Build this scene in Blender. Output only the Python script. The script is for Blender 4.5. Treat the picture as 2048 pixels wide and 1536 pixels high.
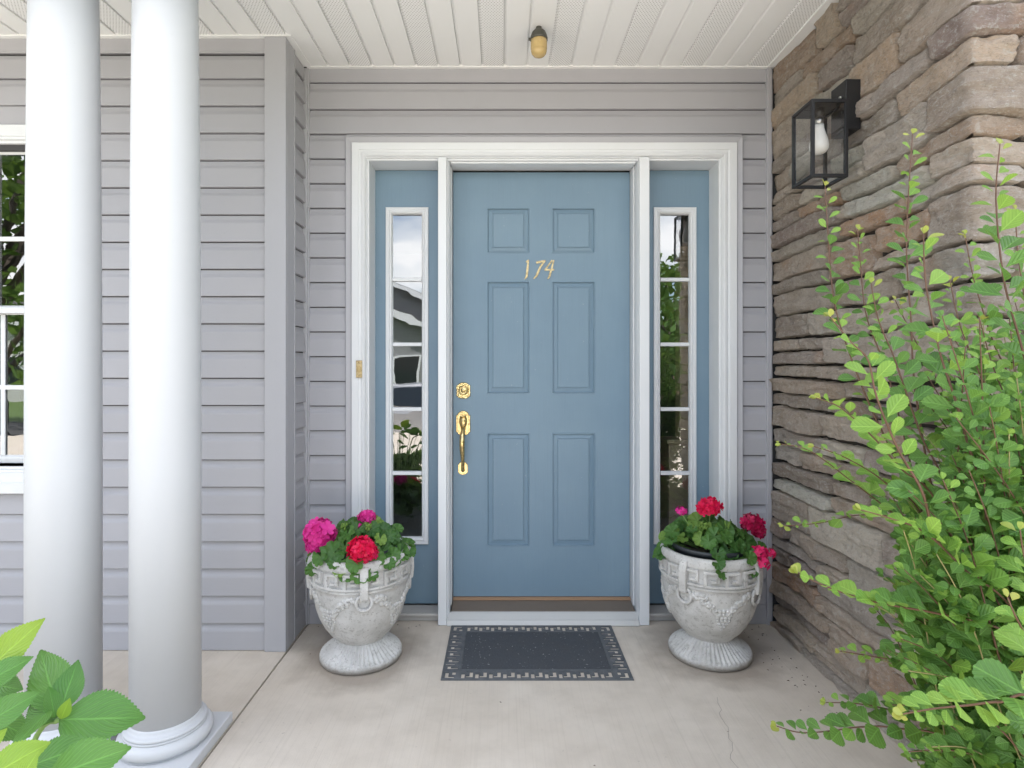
import bpy, math, random
from mathutils import Vector, Matrix, noise

for o in list(bpy.data.objects):
    bpy.data.objects.remove(o)
scene = bpy.context.scene
col = scene.collection
R = math.radians
random.seed(7)

# ------------------------------------------------------------------ camera
FPX, CY, CZ = 1161.0, -2.784, 1.23          # focal length in px of a 2048 wide frame, camera y and height
cam_d = bpy.data.cameras.new('camera'); cam = bpy.data.objects.new('camera', cam_d); col.objects.link(cam)
cam.location = (0, CY, CZ); cam.rotation_euler = (R(90), 0, 0)
cam_d.sensor_width = 36; cam_d.lens = 36 * FPX / 2048
cam_d.shift_x = 19 / 2048; cam_d.shift_y = -33 / 2048
cam_d.clip_start = 0.02; cam_d.clip_end = 2000
scene.camera = cam
scene.render.resolution_x, scene.render.resolution_y = 1024, 768

# ------------------------------------------------------------------ world: blue sky with broken white cloud
SUN_EL, SUN_AZ = R(66), R(14)                # the sun stands behind the house, so the porch lies in open shade
w = bpy.data.worlds.new('World'); scene.world = w; w.use_nodes = True
wt = w.node_tree; wt.nodes.clear()
wo = wt.nodes.new('ShaderNodeOutputWorld'); bg = wt.nodes.new('ShaderNodeBackground')
sky = wt.nodes.new('ShaderNodeTexSky'); sky.sky_type = 'NISHITA'; sky.sun_disc = False
sky.sun_elevation = SUN_EL; sky.sun_rotation = SUN_AZ; sky.air_density = 1.0; sky.dust_density = 1.2
tc = wt.nodes.new('ShaderNodeTexCoord'); mp = wt.nodes.new('ShaderNodeMapping'); mp.inputs['Scale'].default_value = (1.6, 1.6, 4.2)
mp.inputs['Location'].default_value = (0.3, 0.1, 0.35)
nz = wt.nodes.new('ShaderNodeTexNoise'); nz.inputs['Scale'].default_value = 1.5; nz.inputs['Detail'].default_value = 7; nz.inputs['Roughness'].default_value = .55
rp = wt.nodes.new('ShaderNodeValToRGB'); rp.color_ramp.elements[0].position = .41; rp.color_ramp.elements[1].position = .62
mx = wt.nodes.new('ShaderNodeMix'); mx.data_type = 'RGBA'
mx.inputs['B'].default_value = (9.3, 9.4, 9.6, 1)
L = wt.links.new
L(tc.outputs['Generated'], mp.inputs['Vector']); L(mp.outputs['Vector'], nz.inputs['Vector']); L(nz.outputs['Fac'], rp.inputs['Fac'])
L(rp.outputs['Color'], mx.inputs['Factor']); L(sky.outputs['Color'], mx.inputs['A']); L(mx.outputs['Result'], bg.inputs['Color'])
bg.inputs['Strength'].default_value = 0.15
L(bg.outputs['Background'], wo.inputs['Surface'])

sd = bpy.data.lights.new('sun', 'SUN'); sd.energy = 5.0; sd.angle = R(0.6); sd.color = (1, .97, .92)
so = bpy.data.objects.new('sun', sd); col.objects.link(so); so.location = (2, 10, 14)
sdir = Vector((math.sin(SUN_AZ) * math.cos(SUN_EL), math.cos(SUN_AZ) * math.cos(SUN_EL), math.sin(SUN_EL)))   # towards the sun
so.rotation_euler = sdir.to_track_quat('Z', 'Y').to_euler()

vs = scene.view_settings
vs.view_transform = 'Standard'; vs.look = 'None'; vs.gamma = 1; vs.use_curve_mapping = False
vs.exposure = 1.55

# ------------------------------------------------------------------ helpers
def W(px, py, d):
    """photograph pixel (2048 wide) at real distance d metres -> world point"""
    return Vector(((px - 1005) / FPX * d, CY + d, CZ - (py - 735) / FPX * d))

def tag(o, label=None, cat=None, group=None, kind=None):
    if label: o['label'] = label
    if cat: o['category'] = cat
    if group: o['group'] = group
    if kind: o['kind'] = kind
    return o

def empty(name, loc, rz=0, parent=None):
    o = bpy.data.objects.new(name, None); col.objects.link(o); o.location = loc; o.rotation_euler = (0, 0, rz)
    o.empty_display_size = .05
    if parent: o.parent = parent
    return o

def link(name, me, parent=None, loc=None):
    o = bpy.data.objects.new(name, me); col.objects.link(o)
    if parent: o.parent = parent
    if loc is not None: o.location = loc
    return o

class MB:
    def __init__(s): s.v = []; s.f = []; s.m = []; s.sm = []; s.uv = None
    def add(s, vs, fs, mi=0, smooth=False):
        b = len(s.v); s.v += [tuple(v) for v in vs]
        for f in fs:
            s.f.append(tuple(b + i for i in f)); s.m.append(mi); s.sm.append(smooth)
    def box(s, x0, x1, y0, y1, z0, z1, mi=0):
        s.add([(x0,y0,z0),(x1,y0,z0),(x1,y1,z0),(x0,y1,z0),(x0,y0,z1),(x1,y0,z1),(x1,y1,z1),(x0,y1,z1)],
              [(0,3,2,1),(4,5,6,7),(0,1,5,4),(1,2,6,5),(2,3,7,6),(3,0,4,7)], mi)
        return s
    def prism(s, pts, fn, a, b, mi=0, caps=True, smooth=False):
        """closed 2-D outline pts carried from parameter a to b by fn(u, v, t) -> xyz"""
        n = len(pts); vs = [fn(p[0], p[1], a) for p in pts] + [fn(p[0], p[1], b) for p in pts]
        fs = [(i, (i+1) % n, n + (i+1) % n, n + i) for i in range(n)]
        if caps: fs += [tuple(range(n))[::-1], tuple(range(n, 2*n))]
        s.add(vs, fs, mi, smooth); return s
    def lathe(s, prof, n=48, c=(0,0,0), smooth=True, mi=0, close=True):
        vs = []
        for r, z in prof:
            for i in range(n):
                a = 2*math.pi*i/n; vs.append((c[0]+r*math.cos(a), c[1]+r*math.sin(a), c[2]+z))
        fs = []
        for k in range(len(prof)-1):
            for i in range(n):
                j = (i+1) % n; fs.append((k*n+i, k*n+j, (k+1)*n+j, (k+1)*n+i))
        s.add(vs, fs, mi, smooth)
        if close:
            b = len(s.v) - len(vs)
            s.f.append(tuple(b+i for i in range(n))[::-1]); s.m.append(mi); s.sm.append(False)
            t = b + (len(prof)-1)*n
            s.f.append(tuple(t+i for i in range(n))); s.m.append(mi); s.sm.append(False)
        return s
    def tube(s, pts, rad, n=8, mi=0, caps=True):
        pts = [Vector(p) for p in pts]; k = len(pts)
        if not hasattr(rad, '__len__'): rad = [rad]*k
        t0 = (pts[1]-pts[0]).normalized(); up = Vector((0,0,1)) if abs(t0.z) < .9 else Vector((1,0,0))
        a = t0.cross(up).normalized(); vs = []
        for i, p in enumerate(pts):
            t = (pts[min(i+1,k-1)] - pts[max(i-1,0)]).normalized()
            a = (a - t*a.dot(t)).normalized(); b = t.cross(a)
            for j in range(n):
                q = 2*math.pi*j/n; vs.append(p + (a*math.cos(q) + b*math.sin(q))*rad[i])
        fs = [(i*n+j, i*n+(j+1)%n, (i+1)*n+(j+1)%n, (i+1)*n+j) for i in range(k-1) for j in range(n)]
        if caps: fs += [tuple(range(n))[::-1], tuple(range((k-1)*n, k*n))]
        s.add(vs, fs, mi, True); return s
    def ball(s, c, r, n=8, m=6, sc=(1,1,1), mi=0):
        vs = [(c[0], c[1], c[2]-r*sc[2])]
        for i in range(1, m):
            p = math.pi*i/m
            for j in range(n):
                q = 2*math.pi*j/n
                vs.append((c[0]+r*sc[0]*math.sin(p)*math.cos(q), c[1]+r*sc[1]*math.sin(p)*math.sin(q), c[2]-r*sc[2]*math.cos(p)))
        vs.append((c[0], c[1], c[2]+r*sc[2])); T = len(vs)-1; fs = []
        for j in range(n):
            fs.append((0, 1+(j+1)%n, 1+j)); fs.append((T, 1+(m-2)*n+j, 1+(m-2)*n+(j+1)%n))
            for i in range(m-2):
                fs.append((1+i*n+j, 1+i*n+(j+1)%n, 1+(i+1)*n+(j+1)%n, 1+(i+1)*n+j))
        s.add(vs, fs, mi, True); return s
    def rings(s, x0, x1, z0, z1, prof, cap=True, mi=0):
        """nested rectangles in the xz plane: prof = [(inset, y), ...] - mitred frames and raised panels"""
        vs = []
        for i, y in prof:
            vs += [(x0+i,y,z0+i),(x1-i,y,z0+i),(x1-i,y,z1-i),(x0+i,y,z1-i)]
        fs = [(k*4+j, k*4+(j+1)%4, k*4+4+(j+1)%4, k*4+4+j) for k in range(len(prof)-1) for j in range(4)]
        if cap: e = (len(prof)-1)*4; fs.append((e,e+1,e+2,e+3))
        s.add(vs, fs, mi); return s
    def mesh(s, name, mats):
        me = bpy.data.meshes.new(name); me.from_pydata(s.v, [], s.f); me.update()
        for m in (mats if isinstance(mats, (list, tuple)) else [mats]): me.materials.append(m)
        me.polygons.foreach_set('material_index', s.m); me.polygons.foreach_set('use_smooth', s.sm)
        if s.uv:
            u = me.uv_layers.new(name='UVMap')
            for lp in me.loops: u.data[lp.index].uv = s.uv[lp.vertex_index]
        return me
    def build(s, name, mats, parent=None, bevel=0, seg=2, loc=None):
        o = link(name, s.mesh(name, mats), parent, loc)
        if bevel:
            b = o.modifiers.new('bevel', 'BEVEL'); b.width = bevel; b.segments = seg; b.limit_method = 'ANGLE'; b.angle_limit = R(40)
        return o

# ------------------------------------------------------------------ materials
class NT:
    def __init__(s, name):
        s.mat = bpy.data.materials.new(name); s.mat.use_nodes = True; s.t = s.mat.node_tree
        s.b = s.t.nodes['Principled BSDF']; s.out = s.t.nodes['Material Output']
    def n(s, typ, **kw):
        nd = s.t.nodes.new('ShaderNode' + typ)
        for k, v in kw.items():
            if k in nd.inputs: nd.inputs[k].default_value = v
            else: setattr(nd, k, v)
        return nd
    def l(s, a, b): s.t.links.new(a, b)
    def coord(s, kind='Object', scale=(1,1,1)):
        t = s.n('TexCoord'); m = s.n('Mapping'); m.inputs['Scale'].default_value = scale
        s.l(t.outputs[kind], m.inputs['Vector']); return m.outputs['Vector']
    def world(s, scale=(1,1,1)):
        g = s.n('NewGeometry'); m = s.n('Mapping'); m.inputs['Scale'].default_value = scale
        s.l(g.outputs['Position'], m.inputs['Vector']); return m.outputs['Vector']
    def noise(s, vec, scale, detail=4, rough=.55):
        x = s.n('TexNoise'); x.inputs['Scale'].default_value = scale; x.inputs['Detail'].default_value = detail; x.inputs['Roughness'].default_value = rough
        s.l(vec, x.inputs['Vector']); return x.outputs['Fac']
    def ramp(s, fac, *els):
        r = s.n('ValToRGB'); e = r.color_ramp.elements
        while len(e) < len(els): e.new(.5)
        for k, (p, c) in enumerate(els):
            e[k].position = p; e[k].color = (*c, 1) if len(c) == 3 else c
        s.l(fac, r.inputs['Fac']); return r.outputs['Color']
    def mix(s, fac, a, b, mode='MIX'):
        m = s.n('Mix'); m.data_type = 'RGBA'; m.blend_type = mode
        for k, x in (('Factor', fac), ('A', a), ('B', b)):
            if isinstance(x, (int, float)): m.inputs[k].default_value = x
            elif isinstance(x, tuple): m.inputs[k].default_value = (*x, 1) if len(x) == 3 else x
            else: s.l(x, m.inputs[k])
        return m.outputs['Result']
    def math(s, op, a, b=0.0, c=0.0):
        m = s.n('Math'); m.operation = op
        for k, x in enumerate((a, b, c)):
            if isinstance(x, (int, float)): m.inputs[k].default_value = x
            else: s.l(x, m.inputs[k])
        return m.outputs[0]
    def bump(s, h, strength=.3, dist=.01):
        b = s.n('Bump'); b.inputs['Strength'].default_value = strength; b.inputs['Distance'].default_value = dist
        s.l(h, b.inputs['Height']); s.l(b.outputs['Normal'], s.b.inputs['Normal']); return b.outputs['Normal']
    def set(s, color=None, rough=None, metal=None, spec=None):
        for k, x in (('Base Color', color), ('Roughness', rough), ('Metallic', metal), ('Specular IOR Level', spec)):
            if x is None: continue
            if isinstance(x, (int, float)): s.b.inputs[k].default_value = x
            elif isinstance(x, tuple): s.b.inputs[k].default_value = (*x, 1)
            else: s.l(x, s.b.inputs[k])
        return s.mat

G3 = lambda v: (v, v, v)

def paint(name, c, rough=.45, dirt=.12, bump=.05, grain=(1,1,1), gscale=60, rnd=0.0, dirtcol=None):
    m = NT(name); p = m.world()
    n1 = m.noise(p, 2.3, 5); n2 = m.noise(p, 38, 3)
    dc = dirtcol or tuple(x*.72 for x in c)
    f = m.math('MULTIPLY', m.ramp(n1, (.42, G3(0)), (.75, G3(1))), dirt)
    cc = m.mix(f, c, dc)
    sp = m.ramp(m.noise(p, 120, 2), (.70, G3(0)), (.76, G3(1)))
    cc = m.mix(m.math('MULTIPLY', sp, dirt*.8), cc, tuple(x*.4 for x in c))
    if rnd:
        oi = m.n('ObjectInfo'); v = m.math('MULTIPLY_ADD', oi.outputs['Random'], rnd, 1-rnd/2)
        hv = m.n('HueSaturation'); m.l(v, hv.inputs['Value']); m.l(cc, hv.inputs['Color']); cc = hv.outputs['Color']
    rr = m.math('MULTIPLY_ADD', n2, .18, rough-.09)
    if bump: m.bump(m.noise(m.world(grain), gscale, 3), bump, .004)
    return m.set(cc, rr)

M = {}
M['siding'] = paint('grey_vinyl', (.40, .397, .425), .5, .16, .10, (1,1,9), 26, .05)
M['siding_trim'] = paint('grey_vinyl_trim', (.415, .415, .445), .45, .12, .04)
M['white'] = paint('white_trim_paint', (.72, .735, .755), .4, .12, .05, dirtcol=(.52, .51, .49))
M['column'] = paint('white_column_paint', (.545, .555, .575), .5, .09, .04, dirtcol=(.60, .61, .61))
M['soffit'] = paint('white_soffit', (.82, .83, .83), .5, .08, .02)
M['door'] = None
M['sill'] = paint('weathered_sill', (.47, .45, .43), .6, .5, .1)
M['alu'] = paint('mill_aluminium', (.56, .56, .55), .45, .3, .05)
M['tread'] = paint('bronze_tread', (.16, .13, .105), .5, .4, .08)
M['wood_strip'] = paint('raw_oak_strip', (.36, .22, .13), .6, .4, .1)
M['black_metal'] = paint('black_lantern_metal', (.012, .012, .013), .42, .3, .04)
M['lap_shade'] = NT('dark_lap_shade').set((.06, .06, .062), .9)  # wall core coloured dark so the open lap gaps read as shadow lines
M['dark_gap'] = NT('dark_weather_seal').set((.02, .02, .02), .8)

def soffit_perf():
    m = NT('perforated_soffit'); g = m.n('NewGeometry'); sx = m.n('SeparateXYZ'); m.l(g.outputs['Position'], sx.inputs[0])
    per = .0125
    u = m.math('DIVIDE', sx.outputs['X'], per); v = m.math('DIVIDE', sx.outputs['Y'], per*.75)
    row = m.math('FLOOR', v); off = m.math('MULTIPLY', m.math('MODULO', m.math('ABSOLUTE', row), 2.0), .5)
    fu = m.math('SUBTRACT', m.math('FRACT', m.math('ADD', u, off)), .5); fv = m.math('SUBTRACT', m.math('FRACT', v), .5)
    r = m.math('SQRT', m.math('ADD', m.math('MULTIPLY', fu, fu), m.math('MULTIPLY', m.math('MULTIPLY', fv, fv), .56)))
    hole = m.math('LESS_THAN', r, .17)
    return m.set(m.mix(hole, (.81, .82, .82), (.38, .38, .38)), .5)
M['soffit_perf'] = soffit_perf()

def door_paint():
    m = NT('blue_grey_door_paint'); p = m.world()
    n = m.noise(p, 3, 4); grain = m.noise(m.world((1, 1, .045)), 130, 4, .6)
    c = m.mix(m.ramp(n, (.35, G3(0)), (.7, G3(1))), (.163, .250, .327), (.182, .272, .346))
    c = m.mix(m.math('MULTIPLY', m.ramp(grain, (.35, G3(1)), (.5, G3(0))), .10), c, (.14, .205, .26))
    chip = m.ramp(m.noise(p, 75, 1), (.775, G3(0)), (.785, G3(1)))
    c = m.mix(m.math('MULTIPLY', chip, .25), c, (.5, .53, .55))
    m.bump(grain, .22, .003)
    return m.set(c, .42)
M['door'] = door_paint()

def glass(name, refl=.16, wav=.25, wscale=5, tint=(.9, .95, .95)):
    m = NT(name); t = m.t; t.nodes.remove(m.b)
    tr = m.n('BsdfTransparent'); tr.inputs['Color'].default_value = (*tint, 1)
    gl = m.n('BsdfGlossy'); gl.inputs['Roughness'].default_value = 0.0
    lw = m.n('Fresnel'); lw.inputs['IOR'].default_value = 1.52
    gb = m.n('NewGeometry'); f = m.math('MULTIPLY', m.math('MINIMUM', m.math('ADD', lw.outputs[0], refl), 1.0), m.math('SUBTRACT', 1.0, gb.outputs['Backfacing']))
    mxs = m.n('MixShader'); m.l(f, mxs.inputs[0]); m.l(tr.outputs[0], mxs.inputs[1]); m.l(gl.outputs[0], mxs.inputs[2])
    if wav:
        b = m.n('Bump'); b.inputs['Strength'].default_value = wav; b.inputs['Distance'].default_value = .004
        m.l(m.noise(m.world((1, 1, 1.6)), wscale, 1), b.inputs['Height']); m.l(b.outputs[0], gl.inputs['Normal'])
    m.l(mxs.outputs[0], m.out.inputs['Surface'])
    return m.mat
M['glass'] = glass('window_glass', .24, .10, 6)
M['lantern_glass'] = glass('lantern_glass', .05, 0, 5, (.98, .98, .98))

def brass(name, c, rough):
    m = NT(name); p = m.world(); n = m.noise(p, 90, 4)
    return m.set(m.mix(m.ramp(n, (.4, G3(0)), (.75, G3(1))), c, tuple(x*.45 for x in c)), rough, 1.0)
M['brass'] = brass('polished_brass', (.80, .62, .30), .2)
M['brass_dull'] = brass('aged_brass', (.55, .43, .24), .42)

def concrete():
    m = NT('broomed_concrete'); p = m.world()
    n1 = m.noise(p, 1.7, 6, .6); n2 = m.noise(p, 9, 5, .6); br = m.noise(m.world((150, 1.6, 1)), 1.0, 3, .6); fine = m.noise(p, 260, 2)
    c = m.mix(m.ramp(n1, (.3, G3(0)), (.7, G3(1))), (.565, .50, .425), (.655, .592, .518))
    c = m.mix(m.math('MULTIPLY', m.ramp(n2, (.42, G3(0)), (.70, G3(1))), .36), c, (.43, .375, .315))
    c = m.mix(m.math('MULTIPLY', m.ramp(br, (.30, G3(1)), (.48, G3(0))), .22), c, (.38, .33, .275))
    sp = m.ramp(m.noise(p, 55, 2), (.71, G3(0)), (.77, G3(1)))
    c = m.mix(m.math('MULTIPLY', sp, .4), c, (.23, .20, .18))
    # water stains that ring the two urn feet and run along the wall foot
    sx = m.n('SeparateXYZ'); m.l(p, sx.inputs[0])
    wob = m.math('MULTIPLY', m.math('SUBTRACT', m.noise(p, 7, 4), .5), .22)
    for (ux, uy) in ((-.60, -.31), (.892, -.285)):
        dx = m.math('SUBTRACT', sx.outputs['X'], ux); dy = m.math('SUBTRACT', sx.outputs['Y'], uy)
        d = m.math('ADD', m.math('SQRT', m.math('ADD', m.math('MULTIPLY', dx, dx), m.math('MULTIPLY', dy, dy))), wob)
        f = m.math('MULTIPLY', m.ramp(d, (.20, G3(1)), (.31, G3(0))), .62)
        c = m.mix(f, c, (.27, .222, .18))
    h = m.math('ADD', m.math('MULTIPLY', br, .6), m.math('MULTIPLY', fine, .5))
    m.bump(h, .35, .003)
    return m.set(c, .85)
M['concrete'] = concrete()
M['crack'] = NT('crack_dirt').set((.32, .285, .245), .95)

def stone():
    m = NT('ledge_stone'); p = m.world(); oi = m.n('ObjectInfo'); r = oi.outputs['Random']
    pal = m.ramp(r, (0, (0.313, 0.247, 0.196)), (.12, (0.583, 0.479, 0.387)), (.24, (0.273, 0.222, 0.187)), (.36, (0.674, 0.609, 0.515)), (.47, (0.439, 0.314, 0.229)),
                 (.57, (0.547, 0.479, 0.413)), (.66, (0.301, 0.226, 0.204)), (.76, (0.678, 0.674, 0.586)), (.85, (0.535, 0.318, 0.191)), (.92, (0.409, 0.335, 0.274)), (1, (0.621, 0.539, 0.453)))
    pos = m.n('VectorMath'); pos.operation = 'ADD'; sc = m.n('VectorMath'); sc.operation = 'SCALE'; sc.inputs['Scale'].default_value = 13
    cv = m.n('CombineXYZ'); m.l(r, cv.inputs[0]); m.l(r, cv.inputs[1]); m.l(cv.outputs[0], sc.inputs[0]); m.l(p, pos.inputs[0]); m.l(sc.outputs[0], pos.inputs[1])
    v = pos.outputs[0]
    mp2 = m.n('Mapping'); mp2.inputs['Scale'].default_value = (1, 1, 3.4); m.l(v, mp2.inputs['Vector']); vs_ = mp2.outputs[0]
    n1 = m.noise(v, 9, 6, .65); n2 = m.noise(vs_, 24, 7, .72); n3 = m.noise(v, 110, 4, .7); n4 = m.noise(v, 4, 3); n5 = m.noise(vs_, 75, 5, .7)
    c = m.mix(m.math('MULTIPLY', m.ramp(n1, (.38, G3(0)), (.62, G3(1))), .45), pal, (0.620, 0.548, 0.490))
    c = m.mix(m.math('MULTIPLY', m.ramp(n4, (.60, G3(0)), (.72, G3(1))), .45), c, (0.527, 0.334, 0.215))
    c = m.mix(m.math('MULTIPLY', m.ramp(n2, (.52, G3(0)), (.64, G3(1))), .26), c, (0.278, 0.231, 0.202))
    c = m.mix(m.math('MULTIPLY', m.ramp(n5, (.55, G3(0)), (.66, G3(1))), .30), c, (0.242, 0.203, 0.180))
    c = m.mix(m.math('MULTIPLY', m.ramp(n2, (.27, G3(1)), (.42, G3(0))), .6), c, (0.680, 0.680, 0.676))
    c = m.mix(m.math('MULTIPLY', m.ramp(n5, (.33, G3(1)), (.43, G3(0))), .5), c, (0.680, 0.680, 0.680))
    c = m.mix(m.math('MULTIPLY', m.ramp(n3, (.63, G3(0)), (.69, G3(1))), .6), c, (0.680, 0.680, 0.680))
    c = m.mix(m.math('MULTIPLY', m.ramp(n3, (.30, G3(1)), (.37, G3(0))), .6), c, (0.149, 0.126, 0.111))
    n6 = m.noise(v, 42, 6, .75)
    c = m.mix(m.math('MULTIPLY', m.ramp(n6, (.54, G3(0)), (.63, G3(1))), .32), c, (0.216, 0.186, 0.164))
    c = m.mix(m.math('MULTIPLY', m.ramp(n6, (.36, G3(1)), (.45, G3(0))), .45), c, (0.680, 0.680, 0.655))
    h = m.math('ADD', m.math('ADD', m.math('MULTIPLY', n2, -1.1), m.math('MULTIPLY', n5, -.7)), m.math('MULTIPLY', n6, -.6))
    m.bump(h, 1.0, .020)
    return m.set(c, .9, spec=.25)
M['stone'] = stone()
M['mortar'] = paint('dark_mortar', (.04, .034, .03), .95, .4, .4)

def cast_white():
    m = NT('weathered_cast_urn'); p = m.world()
    n1 = m.noise(p, 10, 6, .65); n2 = m.noise(p, 46, 5, .65); n3 = m.noise(p, 150, 3, .6)
    c = m.mix(m.ramp(n1, (.36, G3(0)), (.66, G3(1))), (.62, .61, .595), (.44, .43, .41))
    c = m.mix(m.math('MULTIPLY', m.ramp(n2, (.56, G3(0)), (.64, G3(1))), .5), c, (.27, .255, .235))
    c = m.mix(m.math('MULTIPLY', m.ramp(n3, (.63, G3(0)), (.69, G3(1))), .65), c, (.13, .115, .10))
    sx = m.n('SeparateXYZ'); m.l(p, sx.inputs[0])
    z = m.math('ADD', sx.outputs['Z'], m.math('MULTIPLY', m.math('SUBTRACT', n2, .5), .05))
    c = m.mix(m.math('MULTIPLY', m.ramp(z, (.012, G3(1)), (.034, G3(0))), .75), c, (.20, .175, .145))
    m.bump(m.math('ADD', m.math('MULTIPLY', n2, .5), m.math('MULTIPLY', n3, .4)), .45, .004)
    return m.set(c, .85)
M['urn'] = cast_white()
M['plastic'] = paint('dark_plastic_pot', (.030, .035, .042), .45, .2, .03)
M['soil'] = paint('potting_soil', (.035, .025, .018), .95, .5, .6, gscale=120)
M['bounce_gravel'] = paint('pale_bounce_gravel', (.50, .47, .43), .9, .5, 1.0, gscale=90)  # paleness of this unseen bed is chosen to bounce light onto the columns
M['mulch'] = paint('bark_mulch', (.085, .055, .038), .95, .6, .9, gscale=70)

def leafmat(name, c1, c2, trans=.35, rough=.42, vein=None, rndw=1.0, tcol=None):
    m = NT(name); oi = m.n('ObjectInfo'); g = m.n('NewGeometry')
    r = m.math('FRACT', m.math('ADD', oi.outputs['Random'], g.outputs['Random Per Island']))
    n = m.noise(m.world(), 45, 3)
    f = m.math('ADD', m.math('MULTIPLY', r, .75*rndw), m.math('MULTIPLY', n, .35))
    c = m.mix(f, c1, c2)
    if vein:
        uvn = m.n('UVMap'); sx = m.n('SeparateXYZ'); m.l(uvn.outputs[0], sx.inputs[0])
        av = m.math('ABSOLUTE', m.math('SUBTRACT', sx.outputs['Y'], .5))
        q = m.math('FRACT', m.math('MULTIPLY', m.math('SUBTRACT', sx.outputs['X'], m.math('MULTIPLY', av, vein[1])), vein[0]))
        ln = m.math('MAXIMUM', m.ramp(m.math('ABSOLUTE', m.math('SUBTRACT', q, .5)), (.0, G3(1)), (.09, G3(0))), m.ramp(av, (.012, G3(1)), (.028, G3(0))))
        c = m.mix(m.math('MULTIPLY', ln, .45), c, tuple(min(1, x*1.9+.02) for x in c2))
        m.bump(m.math('ADD', m.math('MULTIPLY', ln, -.6), m.math('MULTIPLY', m.math('ABSOLUTE', m.math('SUBTRACT', q, .5)), -1.0)), .5, .004)
    else:
        m.bump(n, .25, .003)
    m.set(c, rough, spec=.45)
    tl = m.n('BsdfTranslucent'); t2 = m.mix(.5, c, tcol or (.30, .46, .06)); m.l(t2, tl.inputs['Color'])
    ms = m.n('MixShader'); ms.inputs[0].default_value = trans
    m.l(m.b.outputs[0], ms.inputs[1]); m.l(tl.outputs[0], ms.inputs[2]); m.l(ms.outputs[0], m.out.inputs['Surface'])
    return m.mat
M['spirea'] = leafmat('spirea_leaf', (.060, .165, .036), (.155, .31, .066), .32, vein=(6, 1.2))
M['spirea_young'] = leafmat('young_spirea_leaf', (.15, .33, .055), (.25, .41, .075), .35, vein=(6, 1.2), tcol=(.40, .54, .09))
M['spirea_tip'] = leafmat('budding_spirea_leaf', (.25, .36, .06), (.38, .38, .08), .3, tcol=(.6, .45, .1))
M['hyd'] = leafmat('hydrangea_leaf', (.055, .175, .034), (.105, .26, .050), .28, .36, vein=(9, 1.1), rndw=.8)
M['hyd_young'] = leafmat('young_hydrangea_leaf', (.17, .34, .04), (.28, .43, .05), .35, .38, vein=(9, 1.1), tcol=(.45, .58, .05))
M['ger'] = leafmat('geranium_leaf', (.030, .105, .022), (.085, .205, .040), .25, .5)
M['ger_young'] = leafmat('young_geranium_leaf', (.15, .29, .05), (.22, .35, .07), .3, .5)
M['fol'] = leafmat('tree_leaf', (.04, .10, .022), (.11, .21, .045), .3)
M['twig'] = paint('red_brown_twig', (.115, .055, .032), .6, .3, .2)
M['twig_young'] = paint('tan_green_twig', (.27, .235, .10), .6, .2, .1)
M['stalk'] = paint('green_stalk', (.16, .27, .07), .5, .2, .05)
M['bark'] = paint('grey_bark', (.10, .08, .065), .9, .5, .8, gscale=30)

def petal(name, c1, c2):
    return leafmat(name, c1, c2, .25, .5, tcol=tuple(min(1, x*1.05) for x in c2))
M['magenta'] = petal('magenta_petal', (.62, .012, .22), (.86, .06, .42))
M['red'] = petal('hot_red_petal', (.72, .004, .055), (.85, .012, .11))
M['crimson'] = petal('crimson_petal', (.34, .004, .045), (.66, .012, .12))
M['pinkred'] = petal('pink_red_petal', (.72, .008, .10), (.86, .03, .20))

def rubber():
    m = NT('black_rubber'); p = m.world(); n = m.noise(p, 30, 5)
    return m.set(m.mix(m.ramp(n, (.35, G3(0)), (.75, G3(1))), (.085, .092, .102), (.135, .142, .152)), .6)
M['rubber'] = rubber()
def carpet():
    m = NT('mat_carpet'); p = m.world(); n = m.noise(p, 420, 3, .7); n2 = m.noise(p, 14, 4); n3 = m.noise(p, 95, 2)
    c = m.mix(m.ramp(n, (.35, G3(0)), (.7, G3(1))), (.055, .061, .072), (.135, .145, .162))
    c = m.mix(m.math('MULTIPLY', m.ramp(n2, (.45, G3(0)), (.7, G3(1))), .35), c, (.10, .10, .105))
    c = m.mix(m.ramp(n3, (.70, G3(0)), (.72, G3(1))), c, (.42, .42, .42))
    m.bump(n, 1.0, .004)
    return m.set(c, .95, spec=.1)
M['carpet'] = carpet()
M['amber'] = paint('yellowed_glass_jar', (.52, .38, .17), .25, .25, 0)
M['verdigris'] = paint('tarnished_fixture', (.085, .085, .072), .6, .5, .2)
M['bulb'] = paint('frosted_bulb', (.78, .77, .74), .35, 0, 0)
M['bulb_base'] = NT('bulb_screw_metal').set((.55, .54, .52), .35, 1.0)
M['room'] = paint('room_wall', (.30, .28, .26), .8, .1, 0)
M['oak'] = paint('tan_wood', (.62, .42, .28), .5, .3, .1, (1,1,.1), 60)
def grass_m():
    m = NT('lawn_grass'); p = m.world(); n = m.noise(p, 3, 6, .7); n2 = m.noise(p, 60, 3)
    return m.set(m.mix(n2, m.mix(n, (.05, .10, .025), (.10, .16, .04)), (.08, .13, .03)), .9)
M['lawn'] = grass_m()
M['asphalt'] = paint('asphalt', (.055, .055, .056), .9, .4, .4)
M['roof'] = paint('roof_shingle', (.075, .07, .068), .9, .4, .5)
def far_siding(name, c):
    m = NT(name); sx = m.n('SeparateXYZ'); m.l(m.world(), sx.inputs[0])
    q = m.math('FRACT', m.math('DIVIDE', sx.outputs['Z'], .13))
    cc = m.mix(m.ramp(q, (.0, G3(1)), (.12, G3(0))), c, tuple(x*.45 for x in c))
    m.bump(q, .6, .02); return m.set(cc, .6)
M['far_grey'] = far_siding('far_grey_siding', (.27, .275, .28))
M['far_white'] = far_siding('far_white_siding', (.62, .62, .60))
M['far_brick'] = paint('far_brick', (.26, .17, .13), .9, .5, .4, gscale=14)
M['car_paint'] = NT('silver_car_paint').set((.42, .43, .45), .25, .6)
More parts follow.
